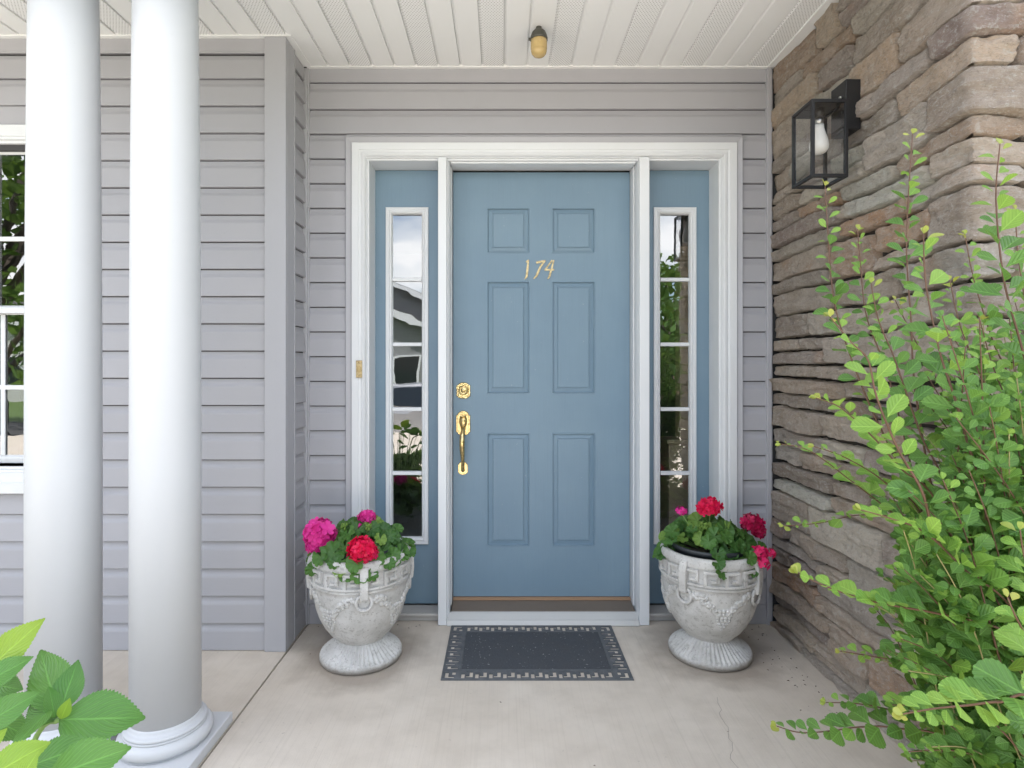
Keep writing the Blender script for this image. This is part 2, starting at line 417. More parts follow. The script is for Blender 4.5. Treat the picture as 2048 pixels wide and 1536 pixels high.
M['car_glass'] = NT('car_glass').set((.015, .02, .025), .05)
M['tyre'] = NT('tyre_rubber').set((.02, .02, .02), .8)

# ------------------------------------------------------------------ setting: ground, slab, walk, beds, road
def terrain():
    mb = MB(); xs = [-900,-300,-120,-60,-40,-30,-22,-16,-12,-8,-6,-4,-2,0,2,4,6,8,12,16,22,30,40,60,120,300,900]
    ys = [900,300,100,40,20,10,4,0,-1,-2,-3,-4,-6,-8,-10,-13,-16,-20,-25,-30,-40,-60,-100,-300,-900]
    H = lambda y: -.14 - .36*min(1, max(0, (-y-3)/7))
    vs = [(x, y, H(y)) for y in ys for x in xs]; n = len(xs)
    fs = [(j*n+i, (j+1)*n+i, (j+1)*n+i+1, j*n+i+1) for j in range(len(ys)-1) for i in range(n-1)]
    mb.add(vs, fs, 0, True); return mb.build('lawn', M['lawn'])
tag(terrain(), 'mown lawn around the house', 'lawn', kind='structure')
tag(MB().box(-60, 60, -15.5, -10.2, -.6, -.488).build('road', M['asphalt']), 'asphalt street beyond the front lawn', 'road', kind='structure')

porch = MB().box(-4.2, 1.6, -1.30, .2, -.16, -.030).build('porch_floor', M['crack'])
tag(porch, 'pale broomed concrete porch floor with a cut joint', 'floor', kind='structure')
MB().box(-.930, 1.6, -1.32, .2, -.03, 0).build('slab', M['concrete'], porch, .003)
MB().box(-4.2, -.937, -1.32, .2, -.03, 0).build('slab', M['concrete'], porch, .003)
def crack():
    mb = MB(); pts = []
    p = Vector((.80, -.62)); e = Vector((.66, -1.30)); n = 34
    for i in range(n+1):
        t = i/n; q = p.lerp(e, t) + Vector((noise.noise((t*9, 3, 1))*.030 + noise.noise((t*40, 5, 1))*.008, 0)); pts.append(q)
    for i in range(n):
        a, b = pts[i], pts[i+1]; w0 = .0007 + .0006*abs(noise.noise((i*.9, 0, 0)))
        mb.add([(a.x-w0, a.y, .0012), (a.x+w0, a.y, .0012), (b.x+w0, b.y, .0012), (b.x-w0, b.y, .0012)], [(0,1,2,3)])
    mb.build('crack', M['crack'], porch)
crack()
tag(MB().box(-.55, .72, -2.415, -1.33, -.16, -.012).build('path', M['concrete'], None, .004), 'concrete walk leading up to the porch', 'path', kind='structure')
tag(MB().box(-9, 5, -9.9, -2.42, -.6, -.006).build('bounce_apron', M['concrete'], None, .004), 'unseen concrete apron added to bounce sunlight onto the porch', 'bounce_apron', kind='structure')  # out of view, added so sunlit concrete throws light up under the porch
tag(MB().box(.728, 4.5, -2.41, -1.33, -.2, -.03).build('garden_bed', M['mulch'], None, .01), 'mulched bed in front of the stone wall', 'garden bed', kind='structure')
tag(MB().box(-5, -.558, -2.41, -1.33, -.2, -.03).build('garden_bed', M['bounce_gravel'], None, .01), 'unseen bed in front of the columns, made pale to bounce light', 'garden bed', kind='structure')

# ------------------------------------------------------------------ the house
house = empty('house', (0, .3, 0))
tag(house, 'grey vinyl sided house with blue front door, stone wing and white porch columns', 'house')
HI = Vector((0, -.3, 0))
def part(name, parent=None):
    """an Empty grouping the pieces of one part; children are built in world coordinates"""
    o = empty(name, HI if parent is None else (0, 0, 0)); o.parent = parent or house
    return o
def hp(mb, name, mat, parent=None, bevel=0):
    o = mb.build(name, mat, parent or house, bevel)
    if parent is None: o.location = HI
    return o

LY, XR, XS, CEIL = -.257, -.943, 1.308, 2.665      # left wall plane, return wall plane, stone plane, ceiling height
PITCH = .1185
# wall cores
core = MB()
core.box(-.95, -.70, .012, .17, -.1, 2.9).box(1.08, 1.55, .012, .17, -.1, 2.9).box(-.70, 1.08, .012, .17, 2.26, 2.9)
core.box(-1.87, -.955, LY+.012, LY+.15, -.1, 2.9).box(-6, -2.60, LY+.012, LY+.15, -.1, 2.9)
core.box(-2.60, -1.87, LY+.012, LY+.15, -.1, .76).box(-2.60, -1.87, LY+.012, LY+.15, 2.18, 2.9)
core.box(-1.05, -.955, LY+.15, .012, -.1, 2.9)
wall = hp(core, 'siding_wall', M['lap_shade'])
tag(wall, 'grey dutch lap vinyl siding around the front door')

def lap_profile(h, top):
    """dutch lap course: outline (out, up) of one board, 'h' tall"""
    p = [(0, .0), (.0150, .0), (.0165, .002), (.0165, .005)]
    if h > .09: p += [(.0130, .078), (.0115, .084), (.0066, .094), (.0050, .100), (.0034, h)]
    else: p += [(.0140 - .03*h, h)]
    return p + [(0, h)]
def board(fn, a, b, z0, h):
    mb = MB(); mb.prism(lap_profile(h, False), fn(z0), a, b); return hp(mb, 'siding_board', M['siding'], wall)
fback = lambda z0: (lambda o, u, t: (t, .010 - o, z0 + u))
fleft = lambda z0: (lambda o, u, t: (t, LY + .010 - o, z0 + u))
fret = lambda z0: (lambda o, u, t: (XR - .012 + o, t, z0 + u))
def courses(off, top):
    zs = [0.002] + [off + PITCH*k for k in range(30)]
    zs = [z for z in zs if z < top - .02]
    return [(z, min((zs+[top])[i+1], top) - z) for i, z in enumerate(zs)]
for z, h in courses(.099, 2.598):                  # wall with the door
    h -= .0042
    if z < 2.335 and z + h > 2.335:
        board(fback, -.930, -.749, z, h); board(fback, 1.147, 1.262, z, h)
        mb = MB(); mb.prism(lap_profile(z+h-2.334, 0), fback(2.334), -.747, 1.145); hp(mb, 'siding_board', M['siding'], wall)
    elif z < 2.335: board(fback, -.930, -.749, z, h); board(fback, 1.147, 1.262, z, h)
    else: board(fback, -.930, 1.262, z, h)
for z, h in courses(PITCH, 2.592):                 # wall with the window
    h -= .0042; zt = z + h
    if z < .684 < zt: board(fleft, -2.668, -1.802, z, .684-z)
    if z < 2.281 < zt: board(fleft, -2.668, -1.802, 2.281, zt-2.281)
    if zt > .684 and z < 2.281: board(fleft, -1.80, -1.028, z, h); board(fleft, -4.0, -2.67, z, h)
    else: board(fleft, -4.0, -1.028, z, h)
    board(fret, LY+.088, -.010, z, h)              # short return between the two
T = M['siding_trim']
for (a, b, f) in ((-.930, 1.262, fback), (-4.0, -1.03, fleft)):
    z = 2.5985
    hp(MB().prism([(0, 0), (.012, 0), (.0135, .003), (.012, .006), (.012, .062), (0, .062)], f(z), a, b), 'frieze_strip', M['siding'], wall)
hp(MB().prism([(0, 0), (.010, 0), (.010, .06), (0, .06)], fret(2.598), LY+.09, -.010), 'frieze_strip', M['siding'], wall)
# corner posts
mb = MB(); mb.box(-1.029, XR+.007, LY-.020, LY+.0, 0.001, 2.66); hp(mb, 'corner_post', T, wall, .003)
mb = MB(); mb.box(XR-.010, XR+.0065, LY+.0005, LY+.083, 0.001, 2.66); hp(mb, 'corner_post', T, wall, .002)
hp(MB().box(XR-.010, XR+.0095, LY+.084, LY+.090, 0.001, 2.66), 'corner_bead', T, wall, .0015)
hp(MB().box(XR-.010, XR+.012, -.014, .005, 0.001, 2.66), 'corner_bead', T, wall, .002)
hp(MB().box(XR+.0125, XR+.019, -.010, .006, 0.001, 2.66), 'corner_bead', T, wall, .0015)
hp(MB().box(1.262, 1.284, -.018, .01, 0.001, 2.66), 'corner_bead', T, wall, .002)
hp(MB().box(1.2845, 1.293, -.006, .01, 0.001, 2.66), 'corner_bead', T, wall, .0015)

# ------------------------------------------------------------------ door frame
frame = part('door_frame'); tag(frame, 'white moulded casing around the door and sidelights')
def mitre_u(name, x0, x1, ztop, prof, mat, zbot=0.002):
    """left jamb, head and right jamb of a casing; prof = [(inset, y), ...]"""
    n = len(prof)
    Lp = [[(x0+i, y, zbot) for i, y in prof], [(x0+i, y, ztop-i) for i, y in prof]]
    Rp = [[(x1-i, y, zbot) for i, y in prof], [(x1-i, y, ztop-i) for i, y in prof]]
    for a, b, flip in ((Lp[0], Lp[1], 0), (Lp[1], Rp[1], 0), (Rp[1], Rp[0], 0)):
        mb = MB(); mb.add(a + b, [(k, n+k, n+k+1, k+1) for k in range(n-1)] + [tuple(range(n)), tuple(range(n, 2*n))[::-1]])
        hp(mb, name, mat, frame)
mitre_u('trim_channel', -.748, 1.146, 2.331, [(0, .01), (0, -.018), (.003, -.021), (.024, -.014), (.029, -.011), (.0295, .01)], T)
mitre_u('brickmould', -.7185, 1.1165, 2.3015, [(0, .008), (0, -.022), (.002, -.0245), (.034, -.0245), (.0355, -.021), (.044, -.019), (.048, -.024), (.058, -.026), (.064, -.021), (.066, -.012), (.069, -.012), (.070, .0), (.0785, .0), (.0795, .004), (.0795, .134), (.078, .15)], M['white'])
JX0, JX1, JZ = -.639, 1.037, 2.222
def mull(xa, xb, side):
    f = MB(); f.box(xa, xb, -.022, .02, .002, 2.2325); hp(f, 'mullion', M['white'], frame, .003)
    if side > 0: hp(MB().box(xa+.004, xb+.010, .0205, .128, .002, 2.221), 'mullion_jamb', M['white'], frame, .002); hp(MB().box(xb, xb+.006, .002, .0203, .002, 2.221), 'mullion_bead', M['white'], frame, .0015)
    else: hp(MB().box(xa-.004, xb-.004, .0205, .128, .002, 2.221), 'mullion_jamb', M['white'], frame, .002); hp(MB().box(xa-.003, xa, .002, .0203, .002, 2.221), 'mullion_bead', M['white'], frame, .001)
mull(-.307, -.266, 1); mull(.652, .700, -1)
hp(MB().box(-.2555, -.2505, .07, .16, .06, 2.221), 'door_stop', M['white'], frame, .001)
hp(MB().box(.642, .6475, .07, .16, .06, 2.221), 'door_stop', M['white'], frame, .001)
hp(MB().box(-.2485, .640, .012, .07, 2.213, 2.2217), 'door_stop', M['white'], frame, .001)
hp(MB().box(-.29, .68, .176, .19, .0, 2.26), 'weather_seal', M['dark_gap'], frame)
# threshold
th = MB(); th.prism([(.135, .02), (.135, .064), (.118, .066), (.036, .050), (.030, .046), (.030, .02)], lambda y, z, t: (t, y, z), -.247, .641); hp(th, 'threshold_tread', M['tread'], frame)
hp(MB().prism([(.134, .0665), (.134, .078), (.116, .075), (.116, .0675)], lambda y, z, t: (t, y, z), -.247, .641), 'oak_strip', M['wood_strip'], frame)
hp(MB().prism([(.03, .002), (.03, .047), (.018, .043), (-.010, .026), (-.018, .024), (-.030, .008), (-.030, .002)], lambda y, z, t: (t, y, z), -.2645, .650), 'threshold_nose', M['alu'], frame)
for a, b in ((-.638, -.308), (.701, 1.036)):
    hp(MB().box(a, b, .03, .133, .002, .030), 'sidelight_sill', M['sill'], frame, .003)
    hp(MB().box(a, b, .012, .118, .0305, .044), 'sidelight_sill', M['sill'], frame, .003)

# ------------------------------------------------------------------ door
door = part('front_door'); tag(door, 'blue grey six panel front door with brass hardware and number 174')
DX0, DX1, DZ0, DZ1, DY = -.2475, .6395, .080, 2.2105, .134
ps = FPX / (DY - CY)
pan = []
for (x0, x1) in ((974, 1059), (1104, 1190)):
    for (y0, y1) in ((416, 506), (563, 787), (866, 1092)):
        pan.append(((x0-1005)/ps, (x1-1005)/ps, CZ-(y1-735)/ps, CZ-(y0-735)/ps))
xs = sorted({DX0, DX1, pan[0][0], pan[0][1], pan[3][0], pan[3][1]}); zs = sorted({DZ0, DZ1} | {p[2] for p in pan[:3]} | {p[3] for p in pan[:3]})
sl = MB()
for i in range(len(xs)-1):
    for j in range(len(zs)-1):
        cx, cz = (xs[i]+xs[i+1])/2, (zs[j]+zs[j+1])/2
        if not any(p[0] < cx < p[1] and p[2] < cz < p[3] for p in pan):
            sl.add([(xs[i],DY,zs[j]),(xs[i+1],DY,zs[j]),(xs[i+1],DY,zs[j+1]),(xs[i],DY,zs[j+1])], [(0,1,2,3)])
sl.rings(DX0, DX1, DZ0, DZ1, [(0, DY), (0, DY+.04)], True)
hp(sl, 'door_slab', M['door'], door)
for p in pan:
    mb = MB(); mb.rings(p[0]-.0004, p[1]+.0004, p[2]-.0004, p[3]+.0004, [(0, DY+.0002), (.001, DY-.0022), (.0045, DY-.0026), (.006, DY+.0085), (.008, DY+.0095), (.027, DY+.0055), (.0275, DY+.0075), (.030, DY+.0078), (.0312, DY+.0035), (.0335, DY+.0030)])
    hp(mb, 'door_panel', M['door'], door)
hp(MB().box(DX0+.004, DX1-.004, DY+.006, DY+.035, .0705, .0795), 'door_sweep', M['dark_gap'], door)
# numerals traced as brush strokes (photograph pixels on the door face)
def numeral(strokes):
    mb = MB()
    for k, st in enumerate(strokes):
        y0 = DY - .0045 - .0006*k
        pts = [((900 + .1758*x - 1005)/ps, CZ - (380 + .1758*y - 735)/ps, w_*.86*.1758/ps/2) for x, y, w_ in st]
        for i in range(len(pts)-1):
            a, b = Vector(pts[i][:2]), Vector(pts[i+1][:2]); n = Vector((-(b-a).y, (b-a).x)).normalized()
            q = [a+n*pts[i][2], b+n*pts[i+1][2], b-n*pts[i+1][2], a-n*pts[i][2]]
            yy = y0 - .00015*i
            mb.add([(p.x, yy, p.y) for p in q] + [(p.x, DY, p.y) for p in q], [(3,2,1,0),(0,1,5,4),(1,2,6,5),(2,3,7,6),(3,0,4,7)])
    return hp(mb, 'house_number', M['brass_dull'], door)
numeral([[(866, 822, 18), (888, 806, 26)], [(893, 795, 16), (884, 870, 27), (872, 985, 29), (852, 1012, 12)]])
numeral([[(980, 828, 30), (1085, 806, 22)], [(1082, 806, 20), (1030, 870, 26), (985, 975, 30), (952, 1012, 12)]])
numeral([[(1162, 800, 20), (1085, 903, 20)], [(1074, 908, 24), (1184, 908, 20)], [(1180, 800, 18), (1150, 915, 24), (1130, 985, 26), (1110, 1014, 12)]])
def dpx(x, y): return ((x-1005)/ps, CZ-(y-735)/ps)
def plate(name, cx, cz, w, h, arch, t=.006):
    hw, hh = w/2, h/2; out = []
    n = 10
    for i in range(n+1):
        a = math.pi*i/n; out.append((cx + hw*.80*math.cos(a), cz + hh - arch + arch*math.sin(a)))
    out += [(cx-hw*.84, cz+hh-arch*1.15), (cx-hw, cz+hh-arch*.9), (cx-hw, cz-hh+arch*.7), (cx-hw*.84, cz-hh+arch*.8)]
    for i in range(n+1):
        a = math.pi + math.pi*i/n; out.append((cx + hw*.80*math.cos(a), cz - hh + arch*.6 + arch*.6*math.sin(a)))
    out += [(cx+hw*.84, cz-hh+arch*.8), (cx+hw, cz-hh+arch*.7), (cx+hw, cz+hh-arch*.9), (cx+hw*.84, cz+hh-arch*1.15)]
    mb = MB(); m = len(out)
    lay = [(1, DY), (1, DY-t*.5), (.93, DY-t), (.80, DY-t), (.76, DY-t*.75)]
    vs = [(cx+(x-cx)*k, y, cz+(z-cz)*(1-(1-k)*w/h)) for k, y in lay for x, z in out]
    fs = [(r*m+i, r*m+(i+1)%m, (r+1)*m+(i+1)%m, (r+1)*m+i) for r in range(len(lay)-1) for i in range(m)] + [tuple(range((len(lay)-1)*m, len(lay)*m))]
    mb.add(vs, fs); return hp(mb, name, M['brass'], door)
bx, bz = dpx(927, 781); plate('deadbolt_plate', bx, bz, .070, .082, .014)
def ycyl(prof, cx, cz, n=28):
    mb = MB(); vs = []
    for r, y in prof:
        for i in range(n): a = 2*math.pi*i/n; vs.append((cx+r*math.cos(a), y, cz+r*math.sin(a)))
    fs = [(k*n+i, k*n+(i+1)%n, (k+1)*n+(i+1)%n, (k+1)*n+i) for k in range(len(prof)-1) for i in range(n)] + [tuple(range((len(prof)-1)*n, len(prof)*n))]
    mb.add(vs, fs, 0, True); return mb
hp(ycyl([(.026, DY-.004), (.025, DY-.012), (.021, DY-.017), (.019, DY-.017), (.018, DY-.013), (.012, DY-.014), (.010, DY-.016), (.001, DY-.0165)], bx, bz+.002), 'deadbolt_cylinder', M['brass'], door)
hp(MB().box(bx-.0012, bx+.0012, DY-.018, DY-.014, bz-.004, bz+.007), 'keyhole', M['dark_gap'], door)
hx, hz = dpx(926.5, 846); plate('handle_plate', hx, hz, .072, .124, .022, .008)
gx, gz = dpx(926, 936); plate('handle_foot_plate', gx, gz, .048, .066, .014)
mb = MB(); mb.ball((hx, DY-.008, hz+.008), .030, 16, 10, (.68, .45, 1.15)); hp(mb, 'handle_boss', M['brass'], door)
mb = MB(); mb.prism([(-.012, 0), (-.015, -.016), (-.009, -.028), (.009, -.028), (.015, -.016), (.012, 0)], lambda u, v, t: (hx+u, DY-.018+v, hz+.024+t+v*-.4), 0, .006); hp(mb, 'thumb_latch', M['brass'], door, .002)
gp = [(hx, DY-.004, hz-.020), (hx+.001, DY-.022, hz-.030), (hx-.001, DY-.042, hz-.050), (hx-.002, DY-.052, hz-.085), (hx-.002, DY-.050, hz-.125), (gx+.001, DY-.040, hz-.165), (gx, DY-.026, gz+.024), (gx, DY-.017, gz+.002), (gx, DY-.006, gz-.012)]
mb = MB()
def smooth_pts(pts, rs, n=5):
    P = [Vector(p) for p in pts]; out = []; ro = []
    for i in range(len(P)-1):
        p0, p1, p2, p3 = P[max(i-1,0)], P[i], P[i+1], P[min(i+2, len(P)-1)]
        for k in range(n):
            t = k/n; out.append(.5*((2*p1) + (p2-p0)*t + (2*p0-5*p1+4*p2-p3)*t*t + (3*p1-p0-3*p2+p3)*t**3)); ro.append(rs[i]*(1-t) + rs[i+1]*t)
    return out + [P[-1]], ro + [rs[-1]]
mb.tube(*smooth_pts(gp, [.014, .011, .011, .0135, .0125, .0095, .008, .009, .010]), n=14)
hp(mb, 'handle_grip', M['brass'], door)

# ------------------------------------------------------------------ sidelights
def sidelight(cx, x0, x1, label):
    s = part('sidelight'); tag(s, label)
    y = .131; hw, fw = .0713, .1068; z0, z1, g0, g1 = .345, 2.032, .382, 1.993
    mb = MB()
    for a, b, c, d in ((x0, cx-fw+.01, .045, 2.2195), (cx+fw-.01, x1, .045, 2.2195), (cx-fw+.01, cx+fw-.01, .045, z0+.01), (cx-fw+.01, cx+fw-.01, z1-.01, 2.2195)):
        mb.add([(a,y,c),(b,y,c),(b,y,d),(a,y,d)], [(0,1,2,3)])
    hp(mb, 'sidelight_panel', M['door'], s)
    hp(MB().rings(cx-fw, cx+fw, z0, z1, [(0, y+.002), (0, y-.010), (.002, y-.013), (.011, y-.014), (.013, y-.011), (.018, y-.012), (.023, y-.017), (.028, y-.016), (.033, y-.006), (.0355, y+.012)], False), 'lite_frame', M['white'], s)
    muz = [.700, 1.021, 1.346, 1.671]; e = [g0] + muz + [g1]
    for z in muz:
        hp(MB().prism([(y-.004, -.0095), (y-.009, -.0075), (y-.009, .0075), (y-.004, .0095), (y+.012, .0095), (y+.012, -.0095)], lambda a, b, t: (t, a, z+b), cx-hw-.001, cx+hw+.001), 'muntin', M['white'], s)
    for k in range(5):
        hp(MB().box(cx-hw-.003, cx+hw+.003, y+.004, y+.0065, e[k]+.0005, e[k+1]-.0005), 'pane', M['glass'], s)
sidelight(-.478, -.641, -.298, 'narrow five pane sidelight beside the door handle')
sidelight(.864, .692, 1.039, 'narrow five pane sidelight beside the stone wall')

# ------------------------------------------------------------------ window in the forward wall
win = part('window'); tag(win, 'white double hung window behind the columns')
wx0, wx1 = -2.593, -1.873; yw = LY
hp(MB().rings(wx0-.072, wx1+.072, .725, 2.279, [(0, yw+.01), (0, yw-.022), (.003, yw-.025), (.050, yw-.025), (.053, yw-.018), (.062, yw-.018), (.064, yw-.004), (.075, yw-.004), (.075, yw+.10)], False), 'window_frame', M['white'], win)
hp(MB().prism([(yw+.05, .686), (yw+.05, .745), (yw-.030, .735), (yw-.036, .731), (yw-.036, .690), (yw-.030, .686)], lambda a, b, t: (t, a, b), wx0-.085, wx1+.085), 'sill', M['white'], win)
hp(MB().box(wx0, wx1, yw+.0, yw+.08, .745, .80), 'sill_track', M['siding_trim'], win, .002)
def sash(y, z0, z1, gz0, gz1, muz):
    mb = MB(); mb.rings(wx0-.004, wx1+.004, z0, z1, [(0, y+.028), (0, y), (.020, y), (.026, y+.004), (.034, y+.016)], False); hp(mb, 'sash', M['white'], win)
    hp(MB().box(wx0+.029, wx1-.029, y+.016, y+.019, z0+.028, z1-.028), 'pane', M['glass'], win)
    hp(MB().box(wx0+.030, wx1-.030, y+.007, y+.0155, muz-.010, muz+.010), 'muntin', M['white'], win, .002)
    hp(MB().box(-2.243, -2.223, y+.008, y+.0152, z0+.032, z1-.032), 'muntin', M['white'], win, .002)
sash(yw+.028, 1.470, 2.206, 0, 0, 1.798); sash(yw+.058, .805, 1.500, 0, 0, 1.141)

# ------------------------------------------------------------------ porch ceiling
ceil = part('porch_ceiling'); tag(ceil, 'white grooved soffit ceiling of the porch')
hp(MB().box(-4.2, 1.5, -1.24, .17, CEIL+.02, CEIL+.06), 'ceiling_deck', M['dark_gap'], ceil)
gp_, x_first = .1048, -.832
for k in range(-31, 22):
    a = x_first + gp_*k; b = min(a + gp_, 1.300)
    yb = -.004 if a > -.935 else LY - .004
    if b - a < .02: continue
    pr = [(a+.0005, CEIL+.012), (a+.0005, CEIL+.0085), (a+.0035, CEIL+.0085), (a+.0125, CEIL+.0005), (a+.0145, CEIL), (b-.0006, CEIL), (b-.0006, CEIL+.012)]
    if a < -.935 < b:
        hp(MB().prism(pr, lambda u, v, t: (u, t, v), -.80, LY-.004), 'soffit_board', M['soffit'], ceil)
        hp(MB().prism([(max(q[0], XR+.004), q[1]) for q in pr], lambda u, v, t: (u, t, v), LY-.003, -.004), 'soffit_board', M['soffit'], ceil); continue
    hp(MB().prism(pr, lambda u, v, t: (u, t, v), -.80, yb), 'soffit_board', M['soffit_perf'] if k % 3 == 1 else M['soffit'], ceil)
hp(MB().prism([(-.0, CEIL-.004), (-.020, CEIL-.004), (-.022, CEIL-.002), (-.022, CEIL+.01), (0, CEIL+.01)], lambda a, b, t: (t, a, b), XR+.01, 1.30), 'soffit_channel', M['soffit'], ceil)
hp(MB().prism([(LY, CEIL-.004), (LY-.022, CEIL-.004), (LY-.024, CEIL-.002), (LY-.024, CEIL+.01), (LY, CEIL+.01)], lambda a, b, t: (t, a, b), -4.1, XR+.030), 'soffit_channel', M['soffit'], ceil)
hp(MB().box(XR-.03, XR+.031, LY-.0245, -.0225, CEIL-.0045, CEIL+.01), 'soffit_channel', M['soffit'], ceil)
hp(MB().box(1.262, 1.335, -1.06, -.024, CEIL-.006, CEIL+.01), 'soffit_channel', M['soffit'], ceil, .002)
hp(MB().box(-4.2, 1.288, -1.07, -.765, 2.605, CEIL+.019), 'porch_beam', M['white'], ceil, .004)
hp(MB().box(-4.2, 2.6, -1.25, -1.075, CEIL-.02, CEIL+.019), 'eave_soffit', M['soffit'], ceil)

# roof mass that keeps the sun off the porch
rf = MB()
rf.prism([(-1.27, 2.70), (-1.27, 2.86), (3.6, 6.4), (9.0, 2.86), (9.0, 2.70), (3.6, 6.1), (-.9, 2.70)], lambda a, b, t: (t, a, b), -8, 8)
hp(rf, 'roof', M['roof'])
ends = MB()
for x in (-6.0, 5.9): ends.prism([(.2, -.1), (8.6, -.1), (8.6, 2.9), (3.6, 6.1), (.2, 3.5)], lambda a, b, t: (t, a, b), x, x+.1)
ends.box(-6, 6, 8.5, 8.6, -.1, 2.9); ends.box(1.55, 6, .17, .3, -.1, 2.9); ends.box(-6, -4.0, LY, LY+.2, -.1, 2.9)
hp(ends, 'rear_wall', M['siding'])
rm = MB(); rm.box(-5.8, 1.25, .2, 5.0, -.05, 0).box(-5.8, 1.25, 4.2, 4.3, 0, 2.6).box(-5.8, 5.8, .175, 8.4, 2.62, 2.66).box(-5.8, -1.0, -.10, .17, 2.62, 2.66).box(1.25, 1.30, .2, 4.2, 0, 2.6)
hp(rm, 'hall_interior', M['room'])

# ------------------------------------------------------------------ columns
def column(x, label):
    c = part('column'); tag(c, label); y = -.914
    hp(MB().box(x-.147, x+.147, y-.147, y+.147, .001, .036), 'plinth', M['column'], c, .003)
    pr = [(.125, .0362), (.131, .038)]
    for i in range(11): a = -math.pi/2 + math.pi*i/10; pr.append((.115 + .0225*math.cos(a), .060 + .0225*math.sin(a)))
    pr += [(.120, .0835), (.120, .089)]
    for i in range(6): a = -math.pi/2 + math.pi*i/5; pr.append((.1135 + .0065*math.cos(a), .0955 + .0065*math.sin(a)))
    pr += [(.110, .103), (.106, .106), (.1035, .112), (.1025, .120)]
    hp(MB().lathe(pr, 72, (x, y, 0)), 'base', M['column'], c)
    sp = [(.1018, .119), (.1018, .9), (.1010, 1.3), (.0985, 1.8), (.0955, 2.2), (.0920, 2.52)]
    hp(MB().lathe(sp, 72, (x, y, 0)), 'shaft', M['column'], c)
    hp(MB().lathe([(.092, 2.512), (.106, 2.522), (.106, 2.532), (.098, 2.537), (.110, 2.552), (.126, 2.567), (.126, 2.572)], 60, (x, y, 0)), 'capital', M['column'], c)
    hp(MB().box(x-.135, x+.135, y-.135, y+.135, 2.5725, 2.6048), 'abacus', M['column'], c, .003)
column(-1.084, 'round white porch column closer to the door'); column(-1.411, 'round white porch column closer to the window')

# ------------------------------------------------------------------ stone wing
sw = part('stone_wall'); tag(sw, 'brown stacked ledge stone wall')
CL = 1.17                                           # length of the side under the porch
hp(MB().box(XS+.033, 1.75, -CL+.033, .0, -.1, 2.70).box(1.75, 4.0, -CL+.033, -.4, -.1, 2.70), 'backing', M['mortar'], sw)
rs = random.Random(21)
def warp(u, v):
    return v + .020*noise.noise((u*2.1, v*1.3, 5.0)) + .008*noise.noise((u*7, v*3, 9.0))
def spos(u, v, h):
    if abs(u-CL) < 1e-6: return (XS-h*.8, -CL-h*.8, v)
    if u < CL: return (XS-h, -u, v)
    return (XS+(u-CL), -CL-h, v)
def make_stone(u0, u1, v0, v1):
    j = rs.uniform(.0028, .0055); u0 += j; u1 -= j; v0 += j; v1 -= j
    def cuts(a, b, step, extra=None):
        n = max(3, int((b-a)/step)); c = [a + (b-a)*i/n for i in range(n+1)]
        e = min(.004, (b-a)*.1); c = [a, a+e] + c[1:-1] + [b-e, b]
        if extra and a+.01 < extra < b-.01: c = [x for x in c if abs(x-extra) > .005] + [extra]; c.sort()
        return c
    us = cuts(u0, u1, .0085, CL); vs_ = cuts(v0, v1, .0065)
    base = rs.uniform(.004, .030); tu = rs.uniform(-.009, .009); tv = rs.uniform(-.008, .008); sd = rs.uniform(0, 90)
    cor = [rs.uniform(-.006, .006) for _ in range(4)]
    rnd = rs.uniform(.0015, .0035); rough = rs.uniform(.5, 1.25)
    mb = MB(); V = []; nu, nv = len(us), len(vs_)
    for a, u in enumerate(us):
        for b, v in enumerate(vs_):
            su = (u-u0)/(u1-u0); sv = (v-v0)/(v1-v0)
            du = min(u-u0, u1-u); dv = min(v-v0, v1-v)
            # ragged outline: pull the corners in
            cu = max(0, 1-du/.022); cv_ = max(0, 1-dv/.022); k = cu*cv_
            jag = noise.noise((u*34, v*34, sd))*.006
            uu = u + (.010*k*k if su < .5 else -.010*k*k) + (jag if 0 < su < 1 else jag*.6)
            vv = v + (.007*k*k if sv < .5 else -.007*k*k) + noise.noise((u*30, sd, v*30))*.0045
            vv += (cor[0]*(1-su) + cor[1]*su)*(1-sv) + (cor[2]*(1-su) + cor[3]*su)*sv
            if abs(u-CL) < 1e-6: uu = u
            if (u < CL and uu > CL-.002): uu = min(uu, CL-.002)
            if (u > CL and uu < CL+.002): uu = max(uu, CL+.002)
            ed = min(du, dv); f = min(1, ed/rnd); f = 1-(1-f)**2.2
            r1 = noise.fractal((u*9+sd, v*20, sd), 1.0, 2.1, 5); r2 = noise.ridged_multi_fractal((u*5, v*14+sd, sd), .9, 2.2, 4, 1.0, 2.0)
            lay = (v-v0)/.016 + noise.noise((u*6, v*4, sd+7))*2.2; lf_ = lay-math.floor(lay); strat = (noise.noise((math.floor(lay)*3.7, sd, u*3)))*.011*min(1, lf_*4)
            chip = max(0, noise.noise((u*11, v*15, sd+3)) - .12)*.026
            h = (base + tu*(su-.5)*2 + tv*(sv-.5)*2)*f + (.0085*r1 + .0045*(r2-1.2) + strat)*rough*min(1, ed/.005) - chip*f
            h = max(h, -.006) if ed > 0 else -.034
            V.append(spos(uu, warp(uu, vv), h))
    F = [(a*nv+b, (a+1)*nv+b, (a+1)*nv+b+1, a*nv+b+1) for a in range(nu-1) for b in range(nv-1)]
    mb.add(V, F, 0, True)
    return hp(mb, 'stone', M['stone'], sw)
z = -.04; row = 0
END = CL + .62
